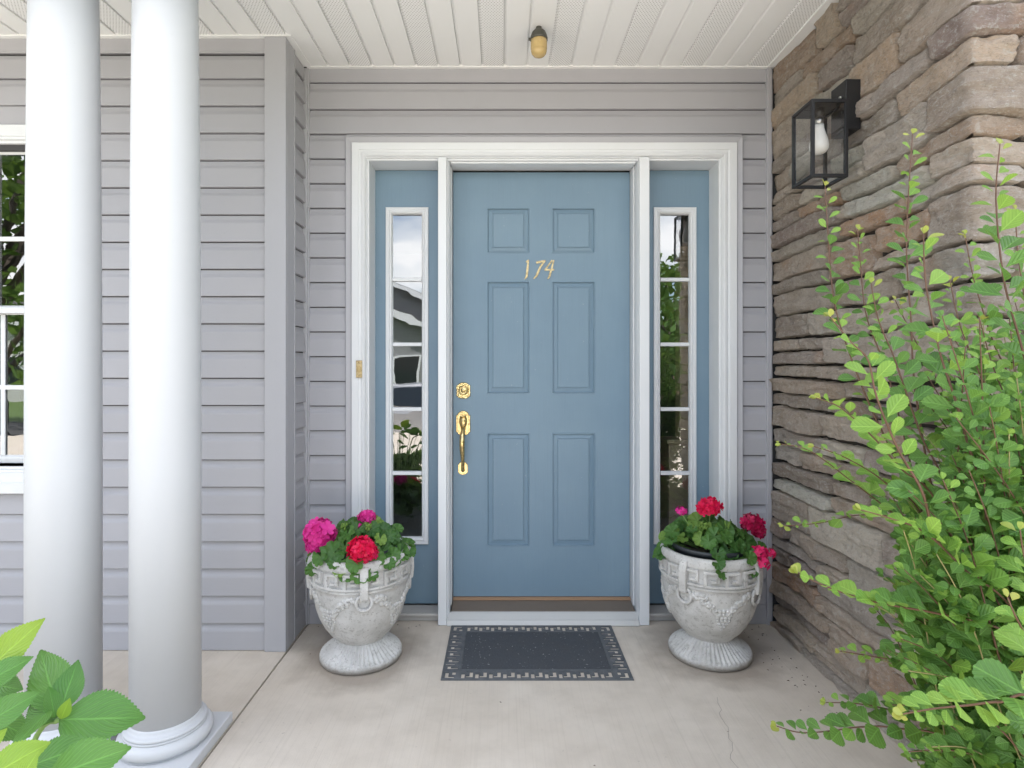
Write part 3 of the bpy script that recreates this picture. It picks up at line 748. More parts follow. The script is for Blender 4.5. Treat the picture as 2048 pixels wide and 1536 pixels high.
while z < 2.655:
    h = rs.choice([.06, .075, .09, .105, .12, .135, .155])
    if z + h > 2.61: h = 2.66 - z
    ca, cb = (rs.uniform(.20, .34), rs.uniform(.10, .15)) if row % 2 else (rs.uniform(.10, .16), rs.uniform(.22, .34))
    def fill(a, b):
        u = a
        while u < b - .004:
            ln = rs.uniform(.16, .52)
            if h < .085: ln *= 1.15
            if b - u - ln < .11: ln = b - u
            if ln > .62: ln = ln*.5
            if h > .105 and rs.random() < .5:
                q = z + h*rs.uniform(.38, .62); make_stone(u, u+ln, z, q)
                if ln > .3 and rs.random() < .5:
                    mid = u + ln*rs.uniform(.35, .65); make_stone(u, mid, q, z+h); make_stone(mid, u+ln, q, z+h)
                else: make_stone(u, u+ln, q, z+h)
            else: make_stone(u, u+ln, z, z+h)
            u += ln
    fill(-.006, CL-ca); make_stone(CL-ca, CL+cb, z, z+h); fill(CL+cb, END)
    z += h; row += 1

# ------------------------------------------------------------------ wall lantern
def lantern():
    X1, YC, Z0, Z1 = 1.240, -.630, 1.914, 2.194; wd = .131; X0 = X1 - wd; Y0, Y1 = YC-.073, YC+.073; b = .0115
    t = empty('wall_lantern', (XS-.04, YC, 2.10)); o = Vector((-(XS-.04), -YC, -2.10))
    tag(t, 'black box wall lantern with clear glass on the stone wall', 'lantern')
    def lp(mb, n, m, bev=0, par=None):
        x = mb.build(n, m, par or t, bev)
        if par is None: x.location = o
        return x
    fr = MB()
    for x in (X0, X1-b):
        for y in (Y0, Y1-b): fr.box(x, x+b, y, y+b, Z0+b, Z1-b)
    for zz in (Z0, Z1-b):
        fr.box(X0, X1, Y0, Y0+b, zz, zz+b); fr.box(X0, X1, Y1-b, Y1, zz, zz+b)
        fr.box(X0, X0+b, Y0+b, Y1-b, zz, zz+b); fr.box(X1-b, X1, Y0+b, Y1-b, zz, zz+b)
    lp(fr, 'frame', M['black_metal'], .0006)
    lp(MB().box(X0+.003, X1-.003, Y0+.003, Y1-.003, Z1-.0065, Z1-.002), 'top_plate', M['black_metal'])
    g = .004
    for a in ((X0+b, X1-b, Y0+g, Y0+g+.002), (X0+b, X1-b, Y1-g-.002, Y1-g), (X0+g, X0+g+.002, Y0+b, Y1-b), (X1-g-.002, X1-g, Y0+b, Y1-b)):
        lp(MB().box(*a, Z0+b, Z1-b), 'glass_pane', M['lantern_glass'])
    lp(MB().box(1.246, 1.300, YC-.048, YC+.048, 2.096, 2.277), 'back_plate', M['black_metal'], .002)
    lp(MB().box(X1-.001, 1.247, YC-.030, YC+.030, 2.11, 2.17), 'arm', M['black_metal'], .002)
    lp(MB().tube([(1.247, YC-.02, 2.222), (1.238, YC-.02, 2.222)], .005, 12), 'screw', M['bulb_base'])
    xc = (X0+X1)/2
    lp(MB().lathe([(.019, 2.155), (.019, 2.188)], 24, (xc, YC, 0)), 'socket', M['black_metal'])
    bl = lp(MB().lathe([(.002, 2.020), (.013, 2.0215), (.024, 2.028), (.0315, 2.040), (.033, 2.054), (.0300, 2.072), (.0230, 2.095), (.0175, 2.115), (.0160, 2.130)], 28, (xc, YC, 0)), 'bulb', M['bulb'])
    lp(MB().lathe([(.0145, 2.130), (.0145, 2.156)], 24, (xc, YC, 0)), 'bulb_base', M['bulb_base'], 0, bl)
lantern()

# ------------------------------------------------------------------ ceiling jar light
def jar():
    x, y = .1535, -.336; t = empty('ceiling_light', (x, y, CEIL)); tag(t, 'small jar light with yellowed glass on the white porch ceiling', 'ceiling light')
    MB().lathe([(.012, 0.004), (.012, -.012), (.020, -.014), (.028, -.022), (.034, -.036), (.035, -.046), (.037, -.047), (.037, -.055), (.033, -.056)], 32).build('fixture', M['verdigris'], t)
    MB().lathe([(.0335, -.054), (.0345, -.062), (.0345, -.092), (.0330, -.094), (.0330, -.097), (.0335, -.099), (.031, -.110), (.024, -.119), (.013, -.125), (.002, -.127)], 32).build('glass_jar', M['amber'], t)
    MB().box(-.044, -.034, -.004, .004, -.055, -.046).build('clip', M['verdigris'], t)
jar()

# ------------------------------------------------------------------ doorbell
def bell():
    x, z = -.681, 1.2225; t = empty('doorbell', (x, -.0245, z)); tag(t, 'small brass doorbell button on the white door casing', 'doorbell')
    MB().box(-.0142, .0142, -.0075, .004, -.041, .041).build('plate', M['brass_dull'], t, .002)
    mb = MB(); mb.ball((0, -.0075, 0), .010, 16, 8, (.9, .4, 1.7)); mb.build('button', M['amber'], t)
    for s in (-1, 1):
        mb = MB(); mb.ball((0, -.0075, s*.032), .003, 8, 6, (1, .5, 1)); mb.build('screw', M['brass'], t)
bell()

# ------------------------------------------------------------------ door mat with a fret border
def mat():
    NX, NY, c = 164, 104, .00463; x0, y0 = -.243, -.505
    t = empty('door_mat', (x0+NX*c/2, y0+NY*c/2, 0)); tag(t, 'black rubber door mat with a cut out Greek key border', 'doormat')
    holes = ((1, 4, 0, 8), (8, 11, 2, 11), (5, 8, 2, 5))           # (u0, u1, v0, v1): a bar and a hook in every unit, v counted from the outer edge
    cut = lambda u, v: any(a <= u < b and p <= v < q for a, b, p, q in holes)
    solid = [[True]*NX for _ in range(NY)]
    for i in range(NX):
        for j in range(NY):
            di = min(i, NX-1-i); dj = min(j, NY-1-j)
            if 2 <= dj < 16 and di >= 16: solid[j][i] = not cut((i-16) % 12 if j < NY/2 else 11-(i-16) % 12, dj-2)
            elif 2 <= di < 16 and dj >= 16: solid[j][i] = not cut((j-16) % 12 if i > NX/2 else 11-(j-16) % 12, di-2)
            elif di < 16 and dj < 16: solid[j][i] = not ((3 <= di < 6 and 3 <= dj < 12) or (3 <= dj < 6 and 3 <= di < 11) or (9 <= di < 12 and 8 <= dj < 13))
    top, mb = .0045, MB(); X = lambda i: -NX*c/2 + i*c; Y = lambda j: -NY*c/2 + j*c
    for j in range(NY):
        i = 0
        while i < NX:
            if not solid[j][i]: i += 1; continue
            k = i
            while k < NX and solid[j][k]: k += 1
            mb.add([(X(i),Y(j),top),(X(k),Y(j),top),(X(k),Y(j+1),top),(X(i),Y(j+1),top)], [(0,1,2,3)])
            i = k
        for i in range(NX):
            if not solid[j][i]: continue
            for (a, b, p, q) in ((i-1, j, (i, j+1), (i, j)), (i+1, j, (i+1, j), (i+1, j+1)), (i, j-1, (i, j), (i+1, j)), (i, j+1, (i+1, j+1), (i, j+1))):
                if a < 0 or b < 0 or a >= NX or b >= NY or not solid[b][a]:
                    mb.add([(X(p[0]),Y(p[1]),.0005),(X(q[0]),Y(q[1]),.0005),(X(q[0]),Y(q[1]),top),(X(p[0]),Y(p[1]),top)], [(0,1,2,3)])
    mb.build('rubber_border', M['rubber'], t)
    rd = MB()      # raised ridges of the fret
    hx_, hy_ = NX*c/2, NY*c/2
    def ridge(a, b, c_, d): rd.box(a, b, c_, d, top-.001, top+.0026)
    for o, wd in ((.001, .006), (.0690, .006)):
        ridge(-hx_+o, hx_-o, -hy_+o, -hy_+o+wd); ridge(-hx_+o, hx_-o, hy_-o-wd, hy_-o)
        ridge(-hx_+o, -hx_+o+wd, -hy_+o+wd, hy_-o-wd); ridge(hx_-o-wd, hx_-o, -hy_+o+wd, hy_-o-wd)
    RG = ((4.1, 4.9, 2.2, 13.4), (4.9, 7.9, 12.6, 13.4), (7.1, 7.9, 7.2, 12.6), (11.1, 11.9, 2.2, 13.4))
    for u in range(11):
        for s in (1, -1):
            for (ua, ub, va, vb) in RG:
                ya, yb = sorted((s*(-hy_+va*c), s*(-hy_+vb*c))); xa, xb = (X(16+12*u)+ua*c, X(16+12*u)+ub*c) if s > 0 else (X(16+12*u)+(12-ub)*c, X(16+12*u)+(12-ua)*c)
                rd.box(xa, xb, ya, yb, top-.001, top+.0022)
    for u in range(6):
        for s in (1, -1):
            for (ua, ub, va, vb) in RG:
                xa, xb = sorted((s*(-hx_+va*c), s*(-hx_+vb*c))); ya, yb = (Y(16+12*u)+(12-ub)*c, Y(16+12*u)+(12-ua)*c) if s > 0 else (Y(16+12*u)+ua*c, Y(16+12*u)+ub*c)
                rd.box(xa, xb, ya, yb, top-.001, top+.0022)
    rd.build('fret_ridge', M['rubber'], t, .0008, 1)
    n = 60; m = 36; a0, a1, b0, b1 = -hx_+.0765, hx_-.0765, -hy_+.0765, hy_-.0765
    cp = MB(); cp.add([(a0+(a1-a0)*i/n, b0+(b1-b0)*j/m, top+.0022+.0008*noise.noise((i*.7, j*.7, 2))) for j in range(m+1) for i in range(n+1)],
                      [(j*(n+1)+i, j*(n+1)+i+1, (j+1)*(n+1)+i+1, (j+1)*(n+1)+i) for j in range(m) for i in range(n)], 0, True)
    cp.build('carpet_insert', M['carpet'], t)
mat()

# ------------------------------------------------------------------ urns
BOWL = [(.098, .088), (.106, .098), (.128, .118), (.152, .150), (.172, .190), (.186, .232), (.194, .275), (.1975, .315), (.1985, .332)]
def bowl_r(z):
    P = BOWL + [(.199, .34), (.200, .44)]
    for (r0, z0), (r1, z1) in zip(P, P[1:]):
        if z0 <= z <= z1: return r0 + (r1-r0)*(z-z0)/(z1-z0)
    return P[-1][0] if z > .3 else P[0][0]
def urn(x, y, rz, label):
    t = empty('urn', (x, y, 0), rz); tag(t, label, 'urn', 'white cast urns flanking the door')
    # foot: a fluted, rounded disc
    n = 300; prof = [(.160, .001), (.171, .006), (.172, .024), (.169, .030), (.163, .034), (.145, .047), (.122, .066), (.104, .081), (.096, .088), (.096, .094)]
    mb = MB(); vs = []
    for k, (r, z) in enumerate(prof):
        for i in range(n):
            a = 2*math.pi*i/n; rr = r + (.0030*math.cos(a*50) if 4 <= k <= 7 else 0); vs.append((rr*math.cos(a), rr*math.sin(a), z + (.0030*math.cos(a*50) if 4 <= k <= 6 else 0)))
    mb.add(vs, [(k*n+i, k*n+(i+1)%n, (k+1)*n+(i+1)%n, (k+1)*n+i) for k in range(len(prof)-1) for i in range(n)], 0, True)
    mb.build('foot', M['urn'], t)
    mb = MB(); mb.lathe(BOWL + [(.203, .335), (.205, .340), (.203, .346), (.1985, .348), (.2000, .418), (.204, .421), (.2055, .428), (.205, .446), (.200, .455), (.192, .459), (.182, .458), (.176, .448), (.170, .40), (.150, .30)], 96, close=False)
    mb.build('bowl', M['urn'], t)
    # Greek key relief
    kb = MB()
    def patch(a0, a1, z0, z1, th):
        k = max(1, int((a1-a0)/.05)); vs = []
        for i in range(k+1):
            a = a0 + (a1-a0)*i/k
            for (r, z) in ((.1975, z0), (.1998+th*.7, z0), (.1998+th, z0+.0012), (.1998+th, z1-.0012), (.1998+th*.7, z1), (.1975, z1)): vs.append((r*math.cos(a), r*math.sin(a), z))
        kb.add(vs, [(i*6+j, i*6+6+j, i*6+7+j, i*6+1+j) for i in range(k) for j in range(5)] + [tuple(range(6))[::-1], tuple(range(k*6, k*6+6))])
    N = 16; du = 2*math.pi/N/7; zz = lambda v: .351 + v*.0108
    for i in range(N):
        a = 2*math.pi*i/N
        for (ua, ub, va, vb) in ((0, 1.05, 0, 6), (1.05, 5.2, 5, 6), (4.15, 5.2, 1.9, 5), (2.3, 4.15, 1.9, 2.9), (1.05, 7, 0, .9)):
            patch(a+ua*du, a+ub*du, zz(va), zz(vb), .0120)
    kb.build('key_band', M['urn'], t)
    for q in range(4):
        a = q*math.pi/2; ca, sa = math.cos(a), math.sin(a)
        def P(r, u, z): return (r*ca - u*sa, r*sa + u*ca, z)
        mb = MB(); mb.prism([(.196, .448), (.213, .442), (.222, .41), (.224, .36), (.220, .322), (.217, .314), (.196, .312), (.190, .33)], lambda r, z, u: P(r, u, z), -.0165, .0165)
        mb.build('strap', M['urn'], t, .004)
        mb = MB(); pts = []
        for i in range(25):
            b = 2*math.pi*i/24; u, v = .031*math.sin(b), .302 - .031*math.cos(b); pts.append(P(bowl_r(v)+.006 + .002*math.cos(b), u, v))
        mb.tube(pts, .0068, 10, caps=False); mb.build('ring', M['urn'], t)
        # swag with grapes between this strap and the next
        rg = random.Random(q*7+3); sg = MB()
        for s in (-1, 1):
            for i in range(22):
                f = i/21; b = a + math.pi/4 + s*(.60*(1-f) + .10*f); z = .312 - .072*f**1.15 + .010*math.sin(f*3.1)
                w_ = .007 + .008*math.sin(math.pi*min(1, f*1.05))
                for m_ in range(2):
                    bb = b + rg.uniform(-.03, .03); z2 = z + rg.uniform(-w_, w_); r = bowl_r(z2)
                    sg.ball((r*math.cos(bb), r*math.sin(bb), z2), rg.uniform(.007, .0115), 7, 5, (1, 1, rg.uniform(.6, 1.1)))
        sg.build('swag', M['urn'], t)
        gb = MB()
        for r_, cnt in enumerate((5, 5, 4, 4, 3, 2, 1)):
            for c_ in range(cnt):
                z = .258 - r_*.0135; r = bowl_r(z)+.001; b = a + math.pi/4 + (c_-(cnt-1)/2)*.0150/r + rg.uniform(-.006, .006)
                gb.ball((r*math.cos(b), r*math.sin(b), z), .0088, 8, 6)
        gb.build('grape_cluster', M['urn'], t)
    return t
UL, UR = (-.603, -.305), (.893, -.280)
vl = math.atan2(CY-UL[1], -UL[0]); vr = math.atan2(CY-UR[1], -UR[0])
urn(*UL, vl + .05, 'weathered white urn on the door handle side, a strap squarely in front')
urn(*UR, vr - .50, 'weathered white urn beside the stone wall, a grape swag in front')
def pot(c, label):
    t = empty('plant_pot', (c[0], c[1], .30)); tag(t, label, 'pot', 'plastic pots set in the urns')
    MB().lathe([(.110, 0), (.152, .155), (.160, .158), (.162, .176), (.158, .178), (.153, .174), (.145, .14)], 56, close=False).build('pot_wall', M['plastic'], t)
    MB().lathe([(.148, .135), (.10, .150), (.002, .155)], 32, close=False).build('soil', M['soil'], t)
pot(UL, 'dark plastic pot inside the urn with the magenta geranium'); pot(UR, 'dark plastic pot inside the urn beside the stone wall')

# ------------------------------------------------------------------ leaves
def frame_of(base, tip, nh):
    x = (tip-base); s = x.length; x = x/s; z = nh - x*nh.dot(x)
    z = z.normalized() if z.length > 1e-4 else x.orthogonal().normalized(); y = z.cross(x)
    m = Matrix((x, y, z)).transposed().to_4x4(); return Matrix.Translation(base) @ m @ Matrix.Scale(s, 4)

def geranium_leaf(seed):
    rg = random.Random(seed); mb = MB(); n = 57; vs = [(0, 0, -.06)]; ph = rg.uniform(0, 6)
    for ring, rr in enumerate((.35, .7, 1.0)):
        for i in range(n):
            f = i/(n-1); th = -math.pi + R(20) + (2*math.pi - R(40))*f
            lob = 1 - .17*rr*rr*(1 - abs(math.sin(f*math.pi*7))**.45) - (.035*(i % 2) if ring == 2 else 0)
            r_ = .5*rr*lob; zz = .22*rr*rr*.5 - .06 + .030*rr*rr*math.cos(f*math.pi*14) + .03*rr*math.sin(th*2+ph)
            vs.append((r_*math.cos(th), r_*math.sin(th), zz))
    fs = [(0, 1+i, 2+i) for i in range(n-1)] + [(1+k*n+i, 1+(k+1)*n+i, 2+(k+1)*n+i, 2+k*n+i) for k in range(2) for i in range(n-1)]
    mb.add(vs, fs, 0, True)
    mb.uv = [(.5+x, .5+y) for x, y, z in vs]
    return mb
GL = [geranium_leaf(s).mesh('leaf', M['ger']) for s in range(4)] + [geranium_leaf(9).mesh('leaf', M['ger_young'])]

def flower_head(name, c, r, mat, parent, seed, sc=(1,1,1), n=46):
    rg = random.Random(seed); mb = MB(); ga = math.pi*(3-math.sqrt(5))
    for i in range(n):
        z = 1 - 1.75*(i+.5)/n; rad = math.sqrt(max(0, 1-z*z)); a = ga*i
        d = Vector((rad*math.cos(a)*sc[0], rad*math.sin(a)*sc[1], z*sc[2])); nrm = d.normalized()
        p = d*r*rg.uniform(.70, 1.06); u = nrm.orthogonal().normalized(); v = nrm.cross(u); ph = rg.uniform(0, 6)
        fr = r*rg.uniform(.38, .50) if r > .03 else r*.5
        for k in range(5):
            q = ph + k*2*math.pi/5; e = u*math.cos(q) + v*math.sin(q); f = nrm.cross(e); lift = rg.uniform(.0, .55)
            tipn = (e + nrm*lift*.6).normalized()
            b0 = p - nrm*fr*.2; m_ = b0 + tipn*fr*.6
            vs = [b0 - f*fr*.10, m_ - f*fr*.38, b0 + tipn*fr*.95 - f*fr*.26 + nrm*fr*.06, b0 + tipn*fr*1.02 - nrm*fr*.05, b0 + tipn*fr*.95 + f*fr*.26 + nrm*fr*.06, m_ + f*fr*.38, b0 + f*fr*.10, m_ - nrm*fr*.10]
            mb.add(vs, [(0,1,7),(1,2,7),(2,3,7),(3,4,7),(4,5,7),(5,6,7),(6,0,7)], 0, True)
    return mb.build(name, mat, parent, loc=c)

def geranium(c, label, heads, seed, nl, bare=None):
    z0 = .435; t = empty('geranium', (c[0], c[1], z0)); tag(t, label, 'geranium', 'potted geraniums in the urns'); o = Vector((c[0], c[1], z0)); rg = random.Random(seed)
    stems = MB(); k = 0; tries = 0; spots = []
    while k < nl and tries < nl*80:
        tries += 1
        a = rg.uniform(0, 2*math.pi); rr = math.sqrt(rg.random())*.212
        hz_ = .128*(1-(rr/.255)**2) + rg.uniform(-.045, .012) - (.02 if rr > .16 else 0)
        if bare and bare(rr*math.cos(a), rr*math.sin(a)): continue
        p = Vector((rr*math.cos(a), rr*math.sin(a), hz_)); s = rg.uniform(.052, .100)
        if sum((p-q).length < s*.42 for q in spots) > 0: continue
        spots.append(p); out = Vector((math.cos(a), math.sin(a), 0))
        nrm = (out*(rr/.212)*rg.uniform(.5, 1.15) + Vector((0, -.45, 0)) + Vector((0, 0, 1))*rg.uniform(.4, 1) + Vector((rg.uniform(-.4,.4), rg.uniform(-.4,.4), 0))).normalized()
        d = (out + Vector((rg.uniform(-.8,.8), rg.uniform(-.8,.8), rg.uniform(-.6,.1)))); d = (d - nrm*d.dot(nrm)).normalized()
        me = GL[4] if rg.random() < .13 else rg.choice(GL[:4])
        lf = link('leaf', me, t); lf.matrix_local = frame_of(p, p + d*s, nrm)
        stems.tube([p*.2 + Vector((0,0,-.01)), p*.7 + Vector((0,0,-.01)), p - nrm*.003], [.0028, .0022, .0018], 5)
        k += 1
    for (px, py, d, r, m_, sc, nn) in heads:
        hc = W(px, py, d) - o
        flower_head('flower_head', hc, r*1.12, M[m_], t, int(px), sc, nn)
        stems.tube([hc*.25 + Vector((0,0,-.02)), hc*.7 + Vector((0,0,-.01)), hc - Vector((0,0,r*.4))], [.003, .0026, .0022], 6)
    # a few unopened buds on short stalks
    for _ in range(3):
        a = rg.uniform(-2.6, -.5); p = Vector((.09*math.cos(a), .09*math.sin(a), .125 + rg.uniform(0, .02)))
        b = MB()
        for i in range(9): b.ball((rg.uniform(-.010,.010), rg.uniform(-.010,.010), rg.uniform(-.008,.012)), .0042, 6, 5, (1,1,1.6))
        b.build('bud', M['ger_young'], t, loc=p); stems.tube([p*.4, p*.8, p], .0022, 5)
    stems.build('stem', M['stalk'], t)
geranium(UL, 'geranium with a large magenta and a hot red flower head', [
    (640, 1068, 2.40, .060, 'magenta', (1.05, .9, 1.0), 66), (629, 1090, 2.38, .034, 'magenta', (1, .9, 1), 26),
    (724, 1100, 2.30, .050, 'red', (1, .8, .95), 46), (742, 1106, 2.30, .030, 'pinkred', (.8, .8, 1), 18), (733, 1033, 2.50, .036, 'magenta', (1.05, .8, .62), 24), (718, 1053, 2.47, .015, 'magenta', (.9, .9, .9), 9)], 31, 120)
geranium(UR, 'geranium with red and crimson flower heads drooping over the rim', [
    (1419, 1014, 2.48, .044, 'red', (1.1, .9, .72), 40), (1362, 1022, 2.46, .021, 'magenta', (1.1, .9, .75), 12),
    (1503, 1046, 2.52, .042, 'crimson', (1.1, .8, .85), 36), (1516, 1062, 2.52, .034, 'crimson', (.8, .8, 1.1), 22), (1516, 1106, 2.38, .033, 'pinkred', (1, .9, .9), 20), (1541, 1106, 2.39, .020, 'pinkred', (1, .9, .9), 11), (1524, 1126, 2.36, .029, 'pinkred', (1, .9, .9), 15)], 47, 115,
    bare=lambda x, y: y < -.02 and x < -.06 and math.hypot(x, y) > .115)

# ------------------------------------------------------------------ spirea shrub
def spirea_leaf(seed, mat):
    rg = random.Random(seed); mb = MB()
    out = [(.0, .0), (.14, .085), (.32, .225), (.45, .310), (.52, .345), (.555, .325), (.64, .362), (.685, .328), (.765, .338), (.80, .285), (.87, .268), (.895, .200), (.955, .155), (.962, .075), (1.0, .0)]
    w_ = rg.uniform(.85, 1.2); cup = rg.uniform(.05, .42); bend = rg.uniform(-.05, .36)
    vs = []; mid = []
    for x, y in out: vs.append((x, y*w_, cup*y - bend*x*x))
    for x, y in out[1:-1]: vs.append((x, -y*w_, cup*y - bend*x*x))
    for x, y in out[1:-1]: vs.append((x, 0, -bend*x*x - .012))
    n = len(out); a = lambda i: i; b = lambda i: 0 if i == 0 else (n-1 if i == n-1 else n+i-1); c = lambda i: 0 if i == 0 else (n-1 if i == n-1 else 2*n-2+i-1)
    fs = []
    for i in range(n-1):
        for (p, flip) in ((a, 1), (b, 0)):
            q = [c(i), c(i+1), p(i+1), p(i)]; q = list(dict.fromkeys(q))
            if len(q) > 2: fs.append(tuple(q if flip else q[::-1]))
    mb.add(vs, fs, 0, True); mb.uv = [(x, .5+y) for x, y, z in vs]; return mb
SLM = [spirea_leaf(s, 0) for s in range(9)]
SL = {k: [m_.mesh('leaf', M[k]) for m_ in SLM] for k in ('spirea', 'spirea_young', 'spirea_tip')}
SK = ['spirea', 'spirea_young', 'spirea_tip']

def shrub():
    BX, BY = 1.14, -1.62; t = empty('spirea_shrub', (BX, BY, -.03)); tag(t, 'leafy green spirea shrub with long arching shoots by the stone wall', 'shrub')
    o = Vector((BX, BY, -.03)); rg = random.Random(5); leaves = []
    def stem(ctrl, r0, r1, dens, lsz, start=.25, young=.12, bud=2):
        rs_ = [r0 + (r1-r0)*i/(len(ctrl)-1) for i in range(len(ctrl))]
        pts, rad = smooth_pts(ctrl, rs_, 7)
        mb = MB(); mb.tube([p-o for p in pts], rad, 6); mb.build('stem', M['twig'] if r0 > .0019 else M['twig_young'], t)
        Ls = [0]
        for p, q in zip(pts, pts[1:]): Ls.append(Ls[-1] + (q-p).length)
        flip = [1]; tot = Ls[-1]; s = tot*start; ang = rg.uniform(0, 6)
        while s < tot:
            i = max(k for k in range(len(Ls)) if Ls[k] <= s); i = min(i, len(pts)-2); f = (s-Ls[i])/max(1e-6, Ls[i+1]-Ls[i])
            p = pts[i].lerp(pts[i+1], f); tg = (pts[i+1]-pts[i]).normalized(); rel = s/tot
            size = lsz*1.48*rg.uniform(.58, 1.25)*(1 if rel < .86 else 1 - .60*(rel-.86)/.14)
            side = tg.cross(Vector((0,0,1))); side = side.normalized() if side.length > .05 else Vector((1,0,0)); up = side.cross(tg).normalized()
            ang += 2.4 + rg.uniform(-.5, .5)
            if abs(tg.z) < .75:                       # flattened sprays on the leaning shoots: leaves to both sides
                flip[0] = -flip[0]; sg = flip[0]; rad_ = (side*sg + up*rg.uniform(-.15, .45))
            else: rad_ = side*math.cos(ang) + up*math.sin(ang)
            dirn = (rad_*rg.uniform(.75, 1.1) + tg*rg.uniform(.35, .8) + Vector((0,0,rg.uniform(-.15,.2)))).normalized()
            nrm = (Vector((-.1, -.85, .75)) + tg*.1 + Vector((rg.uniform(-.5,.5), rg.uniform(-.5,.4), rg.uniform(-.2,.3)))).normalized()
            b = p + dirn*.006
            kind = bud if rel > .985 else (1 if rel > 1-young*.7 or rg.random() < .07 else 0)
            leaves.append((frame_of(b, b + dirn*size, nrm), kind, rg.randrange(9), b, size))
            s += dens*.66*rg.uniform(.7, 1.35)*(1 if rel < .8 else .62)
        for _ in range(3):                            # bud at the tip
            d = (tg + Vector((rg.uniform(-.6,.6), rg.uniform(-.6,.6), rg.uniform(-.3,.6)))).normalized(); b = pts[-1]
            leaves.append((frame_of(b, b + d*lsz*.45, Vector((0,-.6,.7))), bud, rg.randrange(9), b, lsz*.42))
    def base(): a = rg.uniform(0, 6.28); r = rg.uniform(0, .16); return Vector((BX + r*math.cos(a), BY + r*math.sin(a), -.04))
    near = [  # shoots that stand out in the photograph: points from tip to root side with their distance
        ([(1825,268,1.36),(1813,480,1.35),(1822,640,1.33),(1832,790,1.31),(1880,1050,1.27)], .0032, .030, .030, .12),
        ([(1650,372,1.44),(1657,480,1.43),(1664,570,1.42),(1680,650,1.41),(1735,800,1.38),(1830,1010,1.33)], .0028, .031, .028, .12),
        ([(1847,468,1.10),(1852,570,1.10),(1880,705,1.09),(1912,803,1.08),(1940,900,1.07),(1985,1020,1.06),(2040,1135,1.06)], .0040, .033, .036, .10),
        ([(2000,288,1.16),(1992,400,1.16),(2008,560,1.15),(2045,700,1.14),(2085,860,1.14)], .0034, .033, .034, .12),
        ([(1660,634,1.04),(1703,685,1.03),(1736,720,1.02),(1754,796,1.01),(1796,898,1.0),(1844,983,.99),(1873,1078,1.0),(1935,1140,1.02),(2040,1230,1.06)], .0034, .032, .033, .28),
        ([(1715,458,1.42),(1722,540,1.41),(1735,640,1.40),(1790,800,1.37)], .0022, .030, .026, .12),
        ([(1742,566,1.28),(1757,640,1.27),(1790,720,1.26),(1842,870,1.24),(1900,1010,1.22)], .0026, .029, .030, .14),
        ([(1632,796,1.10),(1680,815,1.10),(1740,868,1.10),(1800,935,1.11),(1890,1040,1.13)], .0024, .027, .028, .25),
        ([(1562,888,1.22),(1620,902,1.21),(1700,960,1.20),(1780,1022,1.20),(1900,1120,1.2)], .0022, .025, .026, .25),
        ([(1628,893,1.15),(1690,915,1.15),(1770,965,1.16),(1860,1060,1.17)], .0022, .026, .026, .22),
        ([(1568,1052,1.34),(1640,1046,1.33),(1720,1030,1.31),(1800,1040,1.29),(1900,1110,1.26)], .0022, .024, .024, .22),
        ([(1596,1146,1.03),(1660,1176,1.02),(1750,1204,1.01),(1880,1228,1.0),(2010,1262,1.0),(2090,1330,1.03)], .0030, .031, .035, .16),
        ([(1722,1020,.98),(1775,1035,.98),(1850,1065,.98),(1930,1140,.99),(2040,1250,1.02)], .0026, .029, .031, .25),
        ([(1680,1302,1.18),(1740,1312,1.17),(1850,1332,1.14),(1950,1370,1.12)], .0020, .022, .022, .12),
        ([(1553,1452,1.20),(1600,1465,1.19),(1660,1462,1.18),(1720,1454,1.17),(1790,1456,1.15),(1900,1490,1.12)], .0022, .025, .030, .03),
        ([(1652,1405,1.22),(1720,1408,1.20),(1800,1425,1.18),(1920,1465,1.14)], .0020, .022, .027, .05),
        ([(1806,1428,.84),(1870,1417,.84),(1940,1410,.84),(2000,1404,.85),(2070,1418,.87)], .0026, .028, .034, .18),
        ([(2015,1195,.88),(2030,1230,.88),(2060,1290,.9),(2110,1400,.94)], .0026, .028, .031, .3),
        ([(2040,1060,.95),(2050,1120,.95),(2080,1220,.97),(2130,1350,1.0)], .0026, .028, .031, .2),
        ([(1900,560,1.30),(1920,650,1.29),(1965,760,1.27),(2030,900,1.25)], .0024, .028, .028, .15),
        ([(1790,600,1.40),(1830,680,1.39),(1890,790,1.36),(1960,930,1.32)], .0022, .028, .027, .15),
        ([(1960,640,1.22),(1985,730,1.22),(2030,840,1.21),(2090,990,1.2)], .0024, .026, .029, .15),
        ([(1930,470,1.32),(1948,560,1.31),(1985,680,1.29),(2040,840,1.26)], .0024, .030, .028, .12),
        ([(2030,420,1.30),(2040,540,1.29),(2070,700,1.27),(2110,900,1.25)], .0026, .030, .029, .12)]
    for pts, r0, dens, lsz, yg in near:
        c = [W(*p) for p in pts][::-1]; b = base(); q = c[0].lerp(b, .5) + Vector((0, 0, .05)); stem([b, q] + c, r0, .0010, dens, lsz, .28, yg)
    for k in range(470):                              # the body of the bush
        for _ in range(60):
            px, py, d = rg.uniform(1690, 2230), rg.uniform(600, 1620), rg.uniform(.98, 1.50)
            lim = 1830 if py < 760 else (1830 - (py-760)*.36 if py < 1060 else (1722 + max(0, py-1200)*.22))
            if px > lim + rg.uniform(0, 90) and rg.random() < (.25 if py < 760 else (.55 if py < 900 else 1)): break
        tip = W(px, py, d); b = base(); mid = b.lerp(tip, .55) + Vector((rg.uniform(-.05, .05), rg.uniform(-.05, .05), .10 + .12*rg.random()))
        if tip.z < -.02: tip.z = rg.uniform(.02, .1)
        stem([b, b.lerp(mid, .5) + Vector((0, 0, .05)), mid, mid.lerp(tip, .55) + Vector((0,0,.03)), tip], rg.uniform(.0015, .0026), .0009, .024, rg.uniform(.022, .031), .30, rg.uniform(.0, .12), rg.choice([0, 1, 1]))
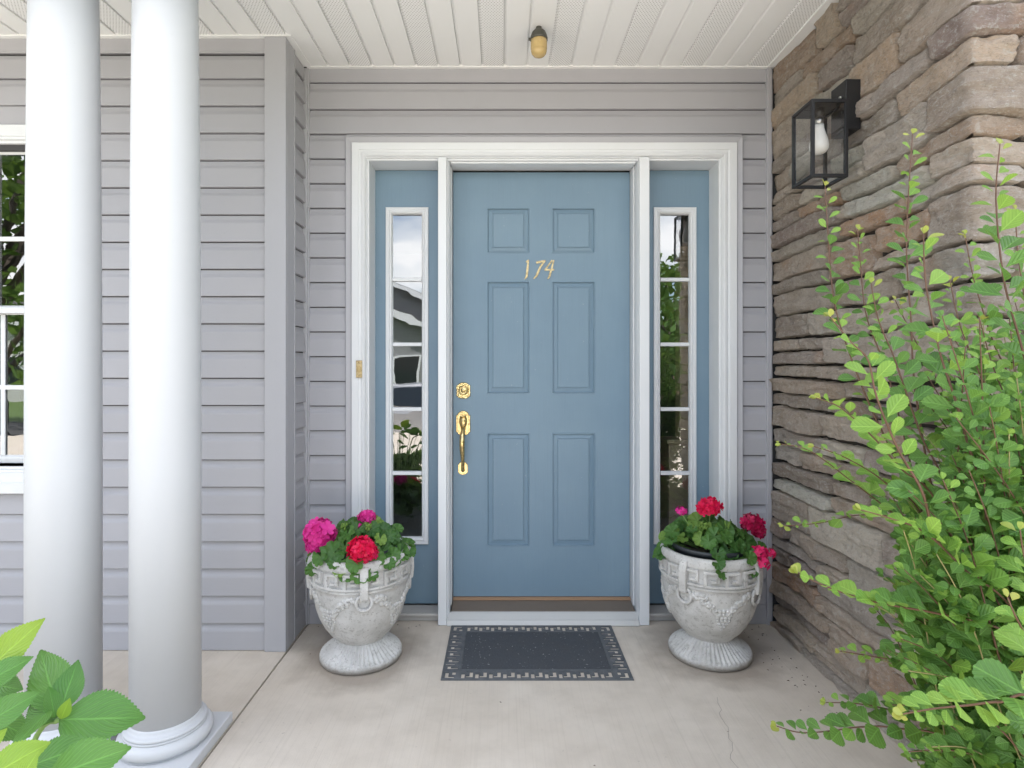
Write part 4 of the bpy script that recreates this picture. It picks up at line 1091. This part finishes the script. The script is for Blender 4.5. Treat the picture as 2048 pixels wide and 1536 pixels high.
    # the 300 that show largest are objects, the rest one mesh
    def shown(l):
        p = l[3]; d = p.y - CY; x = 1005 + FPX*p.x/d; y = 735 - FPX*(p.z-CZ)/d
        return l[4]/d if (0 < x < 2048 and 0 < y < 1536) else 0
    leaves.sort(key=shown, reverse=True)
    To = Matrix.Translation(-o)
    for m_, kd, v, *_ in leaves[:300]:
        lf = link('leaf', SL[SK[kd]][v], t); lf.matrix_local = To @ m_
    big = MB(); big.uv = []
    for m_, kd, v, *_ in leaves[300:]:
        mm = To @ m_; big.add([mm @ Vector(q) for q in SLM[v].v], SLM[v].f, kd, True); big.uv += SLM[v].uv
    tag(big.build('leaf_mass', [M[k] for k in SK], t), kind='stuff')
    print('spirea leaves', len(leaves))
shrub()

# ------------------------------------------------------------------ hydrangea
def hyd_leaf(seed, wid, droop, fold):
    rg = random.Random(seed); nu, nv = 42, 9; vs = []; uv = []
    for i in range(nu+1):
        t = i/nu; wv = wid*.5*(math.sin(math.pi*t**.80)**.85)*(1-.25*t**3) if 0 < t < 1 else 0
        for j in range(nv):
            s = (j-(nv-1)/2)/((nv-1)/2); e = 1.0
            if abs(s) == 1: e = 1 + (.055 if i % 2 else -.03)
            x = t + (.012 if abs(s) == 1 and i % 2 else 0); y = s*wv*e
            ph = (t - abs(s)*.16)*9*2*math.pi
            z = fold*abs(y)*1.0 - droop*t*t + .0055*math.cos(ph)*min(1, abs(s)*2)*(wv/wid*2) + .012*noise.noise((t*4, s*2, seed))
            vs.append((x, y, z)); uv.append((t, .5+.5*s))
    mb = MB(); mb.add(vs, [(i*nv+j, (i+1)*nv+j, (i+1)*nv+j+1, i*nv+j+1) for i in range(nu) for j in range(nv-1)], 0, True); mb.uv = uv
    return mb
def hydrangea():
    BX, BY = -.90, -1.95; t = empty('hydrangea', (BX, BY, -.03)); tag(t, 'broad leaved green hydrangea in front of the white columns', 'hydrangea'); o = Vector((BX, BY, -.03))
    V = Vector; crown = W(118, 1440, .93); st = MB()
    up, toc = V((0, 0, 1)), V((.35, -.6, 1))
    L_ = [  # base px,py,d  tip px,py,d  width  droop fold material normal
        ((118,1440,.93),(288,1432,.94), .66, .06, .10, 'hyd', V((0,-.75,1))),
        ((116,1420,.95),(72,1292,1.02), .50, .12, -.12, 'hyd', V((.5,-.9,.25))),
        ((120,1425,.94),(155,1318,.99), .62, .05, .12, 'hyd', V((.2,-1,.35))),
        ((100,1420,.93),(20,1492,.86), .62, .10, .10, 'hyd', V((-.3,-.7,1))),
        ((-30,1345,.96),(84,1237,.98), .50, .06, .15, 'hyd_young', V((.3,-.8,.7))),
        ((-40,1372,.93),(64,1312,.95), .56, .05, .12, 'hyd', V((.1,-.8,.8))),
        ((-50,1300,1.02),(32,1318,1.0), .55, .10, .1, 'hyd_young', V((0,-.8,.8))),
        ((-36,1452,.88),(74,1384,.90), .56, .08, .12, 'hyd', V((.1,-.9,.6))),
        ((-20,1370,.98),(40,1376,.96), .60, .1, .1, 'hyd', V((.3,-.6,.6))),
        ((60,1532,.84),(186,1484,.86), .62, .07, .12, 'hyd', V((0,-.9,.75))),
        ((95,1556,.78),(258,1494,.80), .60, .07, .12, 'hyd', V((0,-.9,.65))),
        ((-30,1560,.76),(92,1482,.78), .66, .12, .10, 'hyd_young', V((0,-.8,.8))),
        ((-30,1500,.82),(14,1456,.84), .60, .05, .10, 'hyd_young', V((.3,-.8,.5))),
        ((20,1590,.72),(76,1500,.74), .66, .05, .10, 'hyd_young', V((-.1,-1,.5))),
        ((110,1436,.93),(98,1372,.95), .55, .02, .25, 'hyd', V((1,-.6,.2))),
        ((122,1438,.925),(140,1396,.93), .60, .02, .30, 'hyd_young', V((.5,-.9,.4))),
        ((112,1440,.93),(60,1402,.97), .6, .05, .1, 'hyd', V((-.1,-.5,1))),
        ((130,1560,.88),(210,1590,.9), .6, .1, .1, 'hyd', V((.1,-.6,1))),
        ((-60,1560,.95),(30,1530,.95), .65, .1, .1, 'hyd', V((.1,-.6,1))),
        ((-20,1440,1.0),(60,1470,1.0), .65, .1, .1, 'hyd', V((.1,-.6,1))),
        ((-120,1330,1.0),(-30,1380,1.0), .65, .1, .1, 'hyd', V((.1,-.6,1))),
        ((-140,1450,.9),(-30,1520,.9), .65, .1, .1, 'hyd', V((.1,-.6,1))),
        ((-150,1400,1.05),(-60,1290,1.05), .6, .1, .1, 'hyd', V((.1,-.6,1))),
        ((20,1640,.85),(120,1600,.85), .65, .1, .1, 'hyd', V((.1,-.6,1))),
        ((-80,1680,.85),(10,1640,.85), .65, .1, .1, 'hyd', V((.1,-.6,1)))]
    for k, (b, e, wid, dr, fo, mt, nh) in enumerate(L_):
        B, E = W(*b), W(*e); lf = link('leaf', hyd_leaf(k, wid, dr, fo).mesh('leaf', M[mt]), t)
        lf.matrix_local = Matrix.Translation(-o) @ frame_of(B, E, nh)
        if (B-crown).length > .035:
            q = B.lerp(o + V((0,0,.3)), .25) - V((0,0,.04)); st.tube([B-o, q-o, B.lerp(o, .55) - o, V((0,0,0)) + (B-o)*.12], [.0022, .003, .0038, .005], 6)
    cs = crown - o
    st.tube(smooth_pts([(0,0,0), cs*.45 + V((-.02,0,.02)), W(60, 1500, .95)-o, cs], [.006, .005, .0045, .0032], 6)[0], .0042, 8)
    st.build('stem', M['stalk'], t)
hydrangea()

# ------------------------------------------------------------------ crumbs of dry leaf on the slab
def debris():
    rg = random.Random(3); mb = MB()
    for i in range(90):
        if i < 55: x, y = 1.22 - abs(rg.gauss(0, .10)), rg.uniform(-.75, -.02)
        elif i < 75: x, y = rg.uniform(-.93, .2), rg.gauss(-.03, .02)
        else: x, y = rg.uniform(-.9, 1.2), rg.uniform(-1.1, -.05)
        if abs(x-.135) < .4 and y > -.53: continue
        if math.hypot(x-UR[0], y-UR[1]) < .18 or math.hypot(x-UL[0], y-UL[1]) < .18 or x > 1.235: continue
        s = rg.uniform(.002, .0065); a = rg.uniform(0, 6); c, d = math.cos(a)*s, math.sin(a)*s
        mb.add([(x-c, y-d, .0008), (x+d*.4, y-c*.4, .003), (x+c, y+d, .001), (x-d*.4, y+c*.4, .0022)], [(0,1,2,3)])
    tag(mb.build('leaf_litter', M['mulch']), 'crumbs of dry leaf scattered on the concrete', 'litter', kind='stuff')
debris()

# ------------------------------------------------------------------ hall furniture seen through the sidelight
def newel():
    t = empty('newel_post', (.95, .32, 0)); tag(t, 'tan wooden post on a panelled box seen through the sidelight glass', 'post')
    MB().box(-.066, .18, -.02, .14, .001, .825).build('box', M['oak'], t, .004)
    MB().box(-.078, .19, -.032, .152, .8255, .846).build('cap', M['oak'], t, .004)
    MB().box(-.002, .085, .0, .085, .8465, 1.88).build('post', M['oak'], t, .004)
newel()

# ------------------------------------------------------------------ across the street (it shows in the glass)
def far_house(name, cx, y, wid, hgt, rid, wm, label, depth=8):
    t = empty(name, (cx, y, -.5)); tag(t, label, 'house', 'houses across the street'); h = wid/2
    MB().prism([(-h, -.3), (h, -.3), (h, hgt), (0, rid), (-h, hgt)], lambda a, b, q: (a, q, b), -depth, 0).build('wall', M[wm], t)
    ov = .35; sl_ = (rid-hgt)/h
    rfm = MB()
    for s in (-1, 1): rfm.prism([(0, rid+.02), (s*(h+ov), hgt-sl_*ov+.02), (s*(h+ov), hgt-sl_*ov+.17), (0, rid+.17)], lambda a, b, q: (a, q, b), -depth-.3, .35)
    r_ = rfm.build('roof', M['roof'], t)
    for s in (-1, 1):
        MB().prism([(0, rid-.12), (s*(h+ov), hgt-sl_*ov-.12), (s*(h+ov), hgt-sl_*ov+.14), (0, rid+.14)], lambda a, b, q: (a, q, b), .352, .40).build('rake_board', M['white'], r_)
    for wx in (-h*.6, 0, h*.55):
        wn = MB().box(wx-.55, wx+.55, .005, .06, .9, 2.3).build('window', M['white'], t)
        MB().box(wx-.46, wx+.46, .061, .066, .99, 2.21).build('pane', M['car_glass'], wn)
    return t
far_house('house', -7.6, -23, 16, 3.1, 6.6, 'far_grey', 'grey sided gabled house across the street with white rakes')
g2 = far_house('house', -6.3, -21, 8.5, 2.9, 4.75, 'far_grey', 'low grey garage wing in front of the gabled house', 2)
far_house('house', -27, -26, 11, 3.0, 5.4, 'far_white', 'white sided house across the street among the trees')
far_house('house', 14, -25, 12, 3.0, 5.6, 'far_brick', 'brown brick house across the street')

def car():
    t = empty('car', (-1.6, -8.9, -.49), R(2)); tag(t, 'silver hatchback parked along the kerb', 'car')
    body = [(-2.1, .30), (-2.15, .55), (-2.05, .80), (-1.15, .92), (1.55, .95), (2.1, .85), (2.15, .45), (2.05, .28)]
    cab = [(-1.2, .90), (-.55, 1.38), (.9, 1.42), (1.55, 1.25), (1.85, .93)]
    MB().prism(body, lambda a, b, q: (a, q, b), -.85, .85).build('body', M['car_paint'], t, .06)
    MB().prism(cab, lambda a, b, q: (a, q*(1-.18*(b-.9)/.5), b), -.80, .80).build('cabin', M['car_paint'], t, .05)
    for s in (-1, 1):
        MB().prism([(-1.0, .96), (-.50, 1.30), (.15, 1.33), (.15, .96)], lambda a, b, q: (a, q*(1-.18*(b-.9)/.5), b), s*.80, s*.812).build('side_window', M['car_glass'], t)
        MB().prism([(.22, .96), (.22, 1.33), (.85, 1.34), (1.4, 1.16), (1.5, .97)], lambda a, b, q: (a, q*(1-.18*(b-.9)/.5), b), s*.80, s*.812).build('side_window', M['car_glass'], t)
        for x in (-1.35, 1.35):
            mb = MB(); pr = [(.2, .72), (.30, .72), (.32, .75), (.32, .86), (.30, .89), (.2, .89)]
            n = 24; vs = [(x + r*math.cos(2*math.pi*i/n), s*yy, .32 + r*math.sin(2*math.pi*i/n)) for r, yy in pr for i in range(n)]
            mb.add(vs, [(k*n+i, k*n+(i+1)%n, (k+1)*n+(i+1)%n, (k+1)*n+i) for k in range(5) for i in range(n)], 0, True)
            wh = mb.build('wheel', M['tyre'], t)
            MB().tube([(x, s*.80, .32), (x, s*.885, .32)], .205, 20).build('rim', M['bulb_base'], wh)
car()

def tree(x, y, h, r, label, seed, n=1500):
    rg = random.Random(seed); t = empty('tree', (x, y, -.5)); tag(t, label, 'tree', 'trees across the street'); tr = MB()
    tr.tube([(0,0,-.1), (.05,.02,h*.3), (-.05,.05,h*.6), (0,0,h*.9)], [r*.09, r*.07, r*.045, .02], 8); cl = []
    for k in range(14):
        a = rg.uniform(0, 6.28); z = h*rg.uniform(.32, .95); q = r*rg.uniform(.35, .8)*(1-.5*abs(z/h-.6)); p = Vector((q*math.cos(a), q*math.sin(a), z)); cl.append((p, r*rg.uniform(.28, .48)))
        tr.tube([(0, 0, z*.55), p*.6 + Vector((0,0,z*.25)), p], [r*.03, r*.02, .01], 5)
    tr.build('trunk', M['bark'], t); mb = MB()
    for i in range(n):
        p, q = rg.choice(cl); d = Vector((rg.gauss(0,1), rg.gauss(0,1), rg.gauss(0,.8))).normalized()*q*rg.random()**.4; c = p + d
        u = Vector((rg.gauss(0,1), rg.gauss(0,1), rg.gauss(0,1))).normalized(); v = u.orthogonal().normalized(); s = rg.uniform(.07, .16)*(r/2)**.5
        mb.add([c-u*s, c+v*s*.6, c+u*s, c-v*s*.6], [(0,1,2,3)])
    mb.build('crown', M['fol'], t)
tree(-10.5, -9.5, 7.5, 3.0, 'tall broad tree near the kerb in front of the white house', 1, 3500)
tree(-16, -12.5, 8.5, 3.4, 'large tree shading the white house', 2, 3500)
tree(4.4, -12.5, 4.6, 1.9, 'small round tree across from the stone wing', 3, 2600)
tree(-23, -16, 9, 3.6, 'tall tree at the far end of the street', 4, 3000)
tree(11, -16, 8, 3.2, 'broad tree in front of the brick house', 5, 2500)
def hedge(x, y, wd, h, label, seed):
    rg = random.Random(seed); t = empty('hedge', (x, y, -.3)); tag(t, label, 'hedge'); st = MB(); mb = MB()
    for k in range(7): st.tube([(rg.uniform(-wd, wd)*.4, 0, 0), (rg.uniform(-wd, wd)*.5, 0, h*.8)], [.02, .008], 5)
    st.build('stem', M['bark'], t)
    for i in range(1100):
        c = Vector((rg.uniform(-1, 1)*wd, rg.gauss(0, .06), h*(1-rg.random()**2*.95))); u = Vector((rg.gauss(0,1), rg.gauss(0,1), rg.gauss(0,1))).normalized(); v = u.orthogonal().normalized(); s = rg.uniform(.03, .06)
        mb.add([c-u*s, c+v*s*.6, c+u*s, c-v*s*.6], [(0,1,2,3)])
    mb.build('foliage', M['fol'], t)
hedge(-1.05, -2.30, .30, .72, 'low loose hedge at the edge of the bed before the columns', 3)
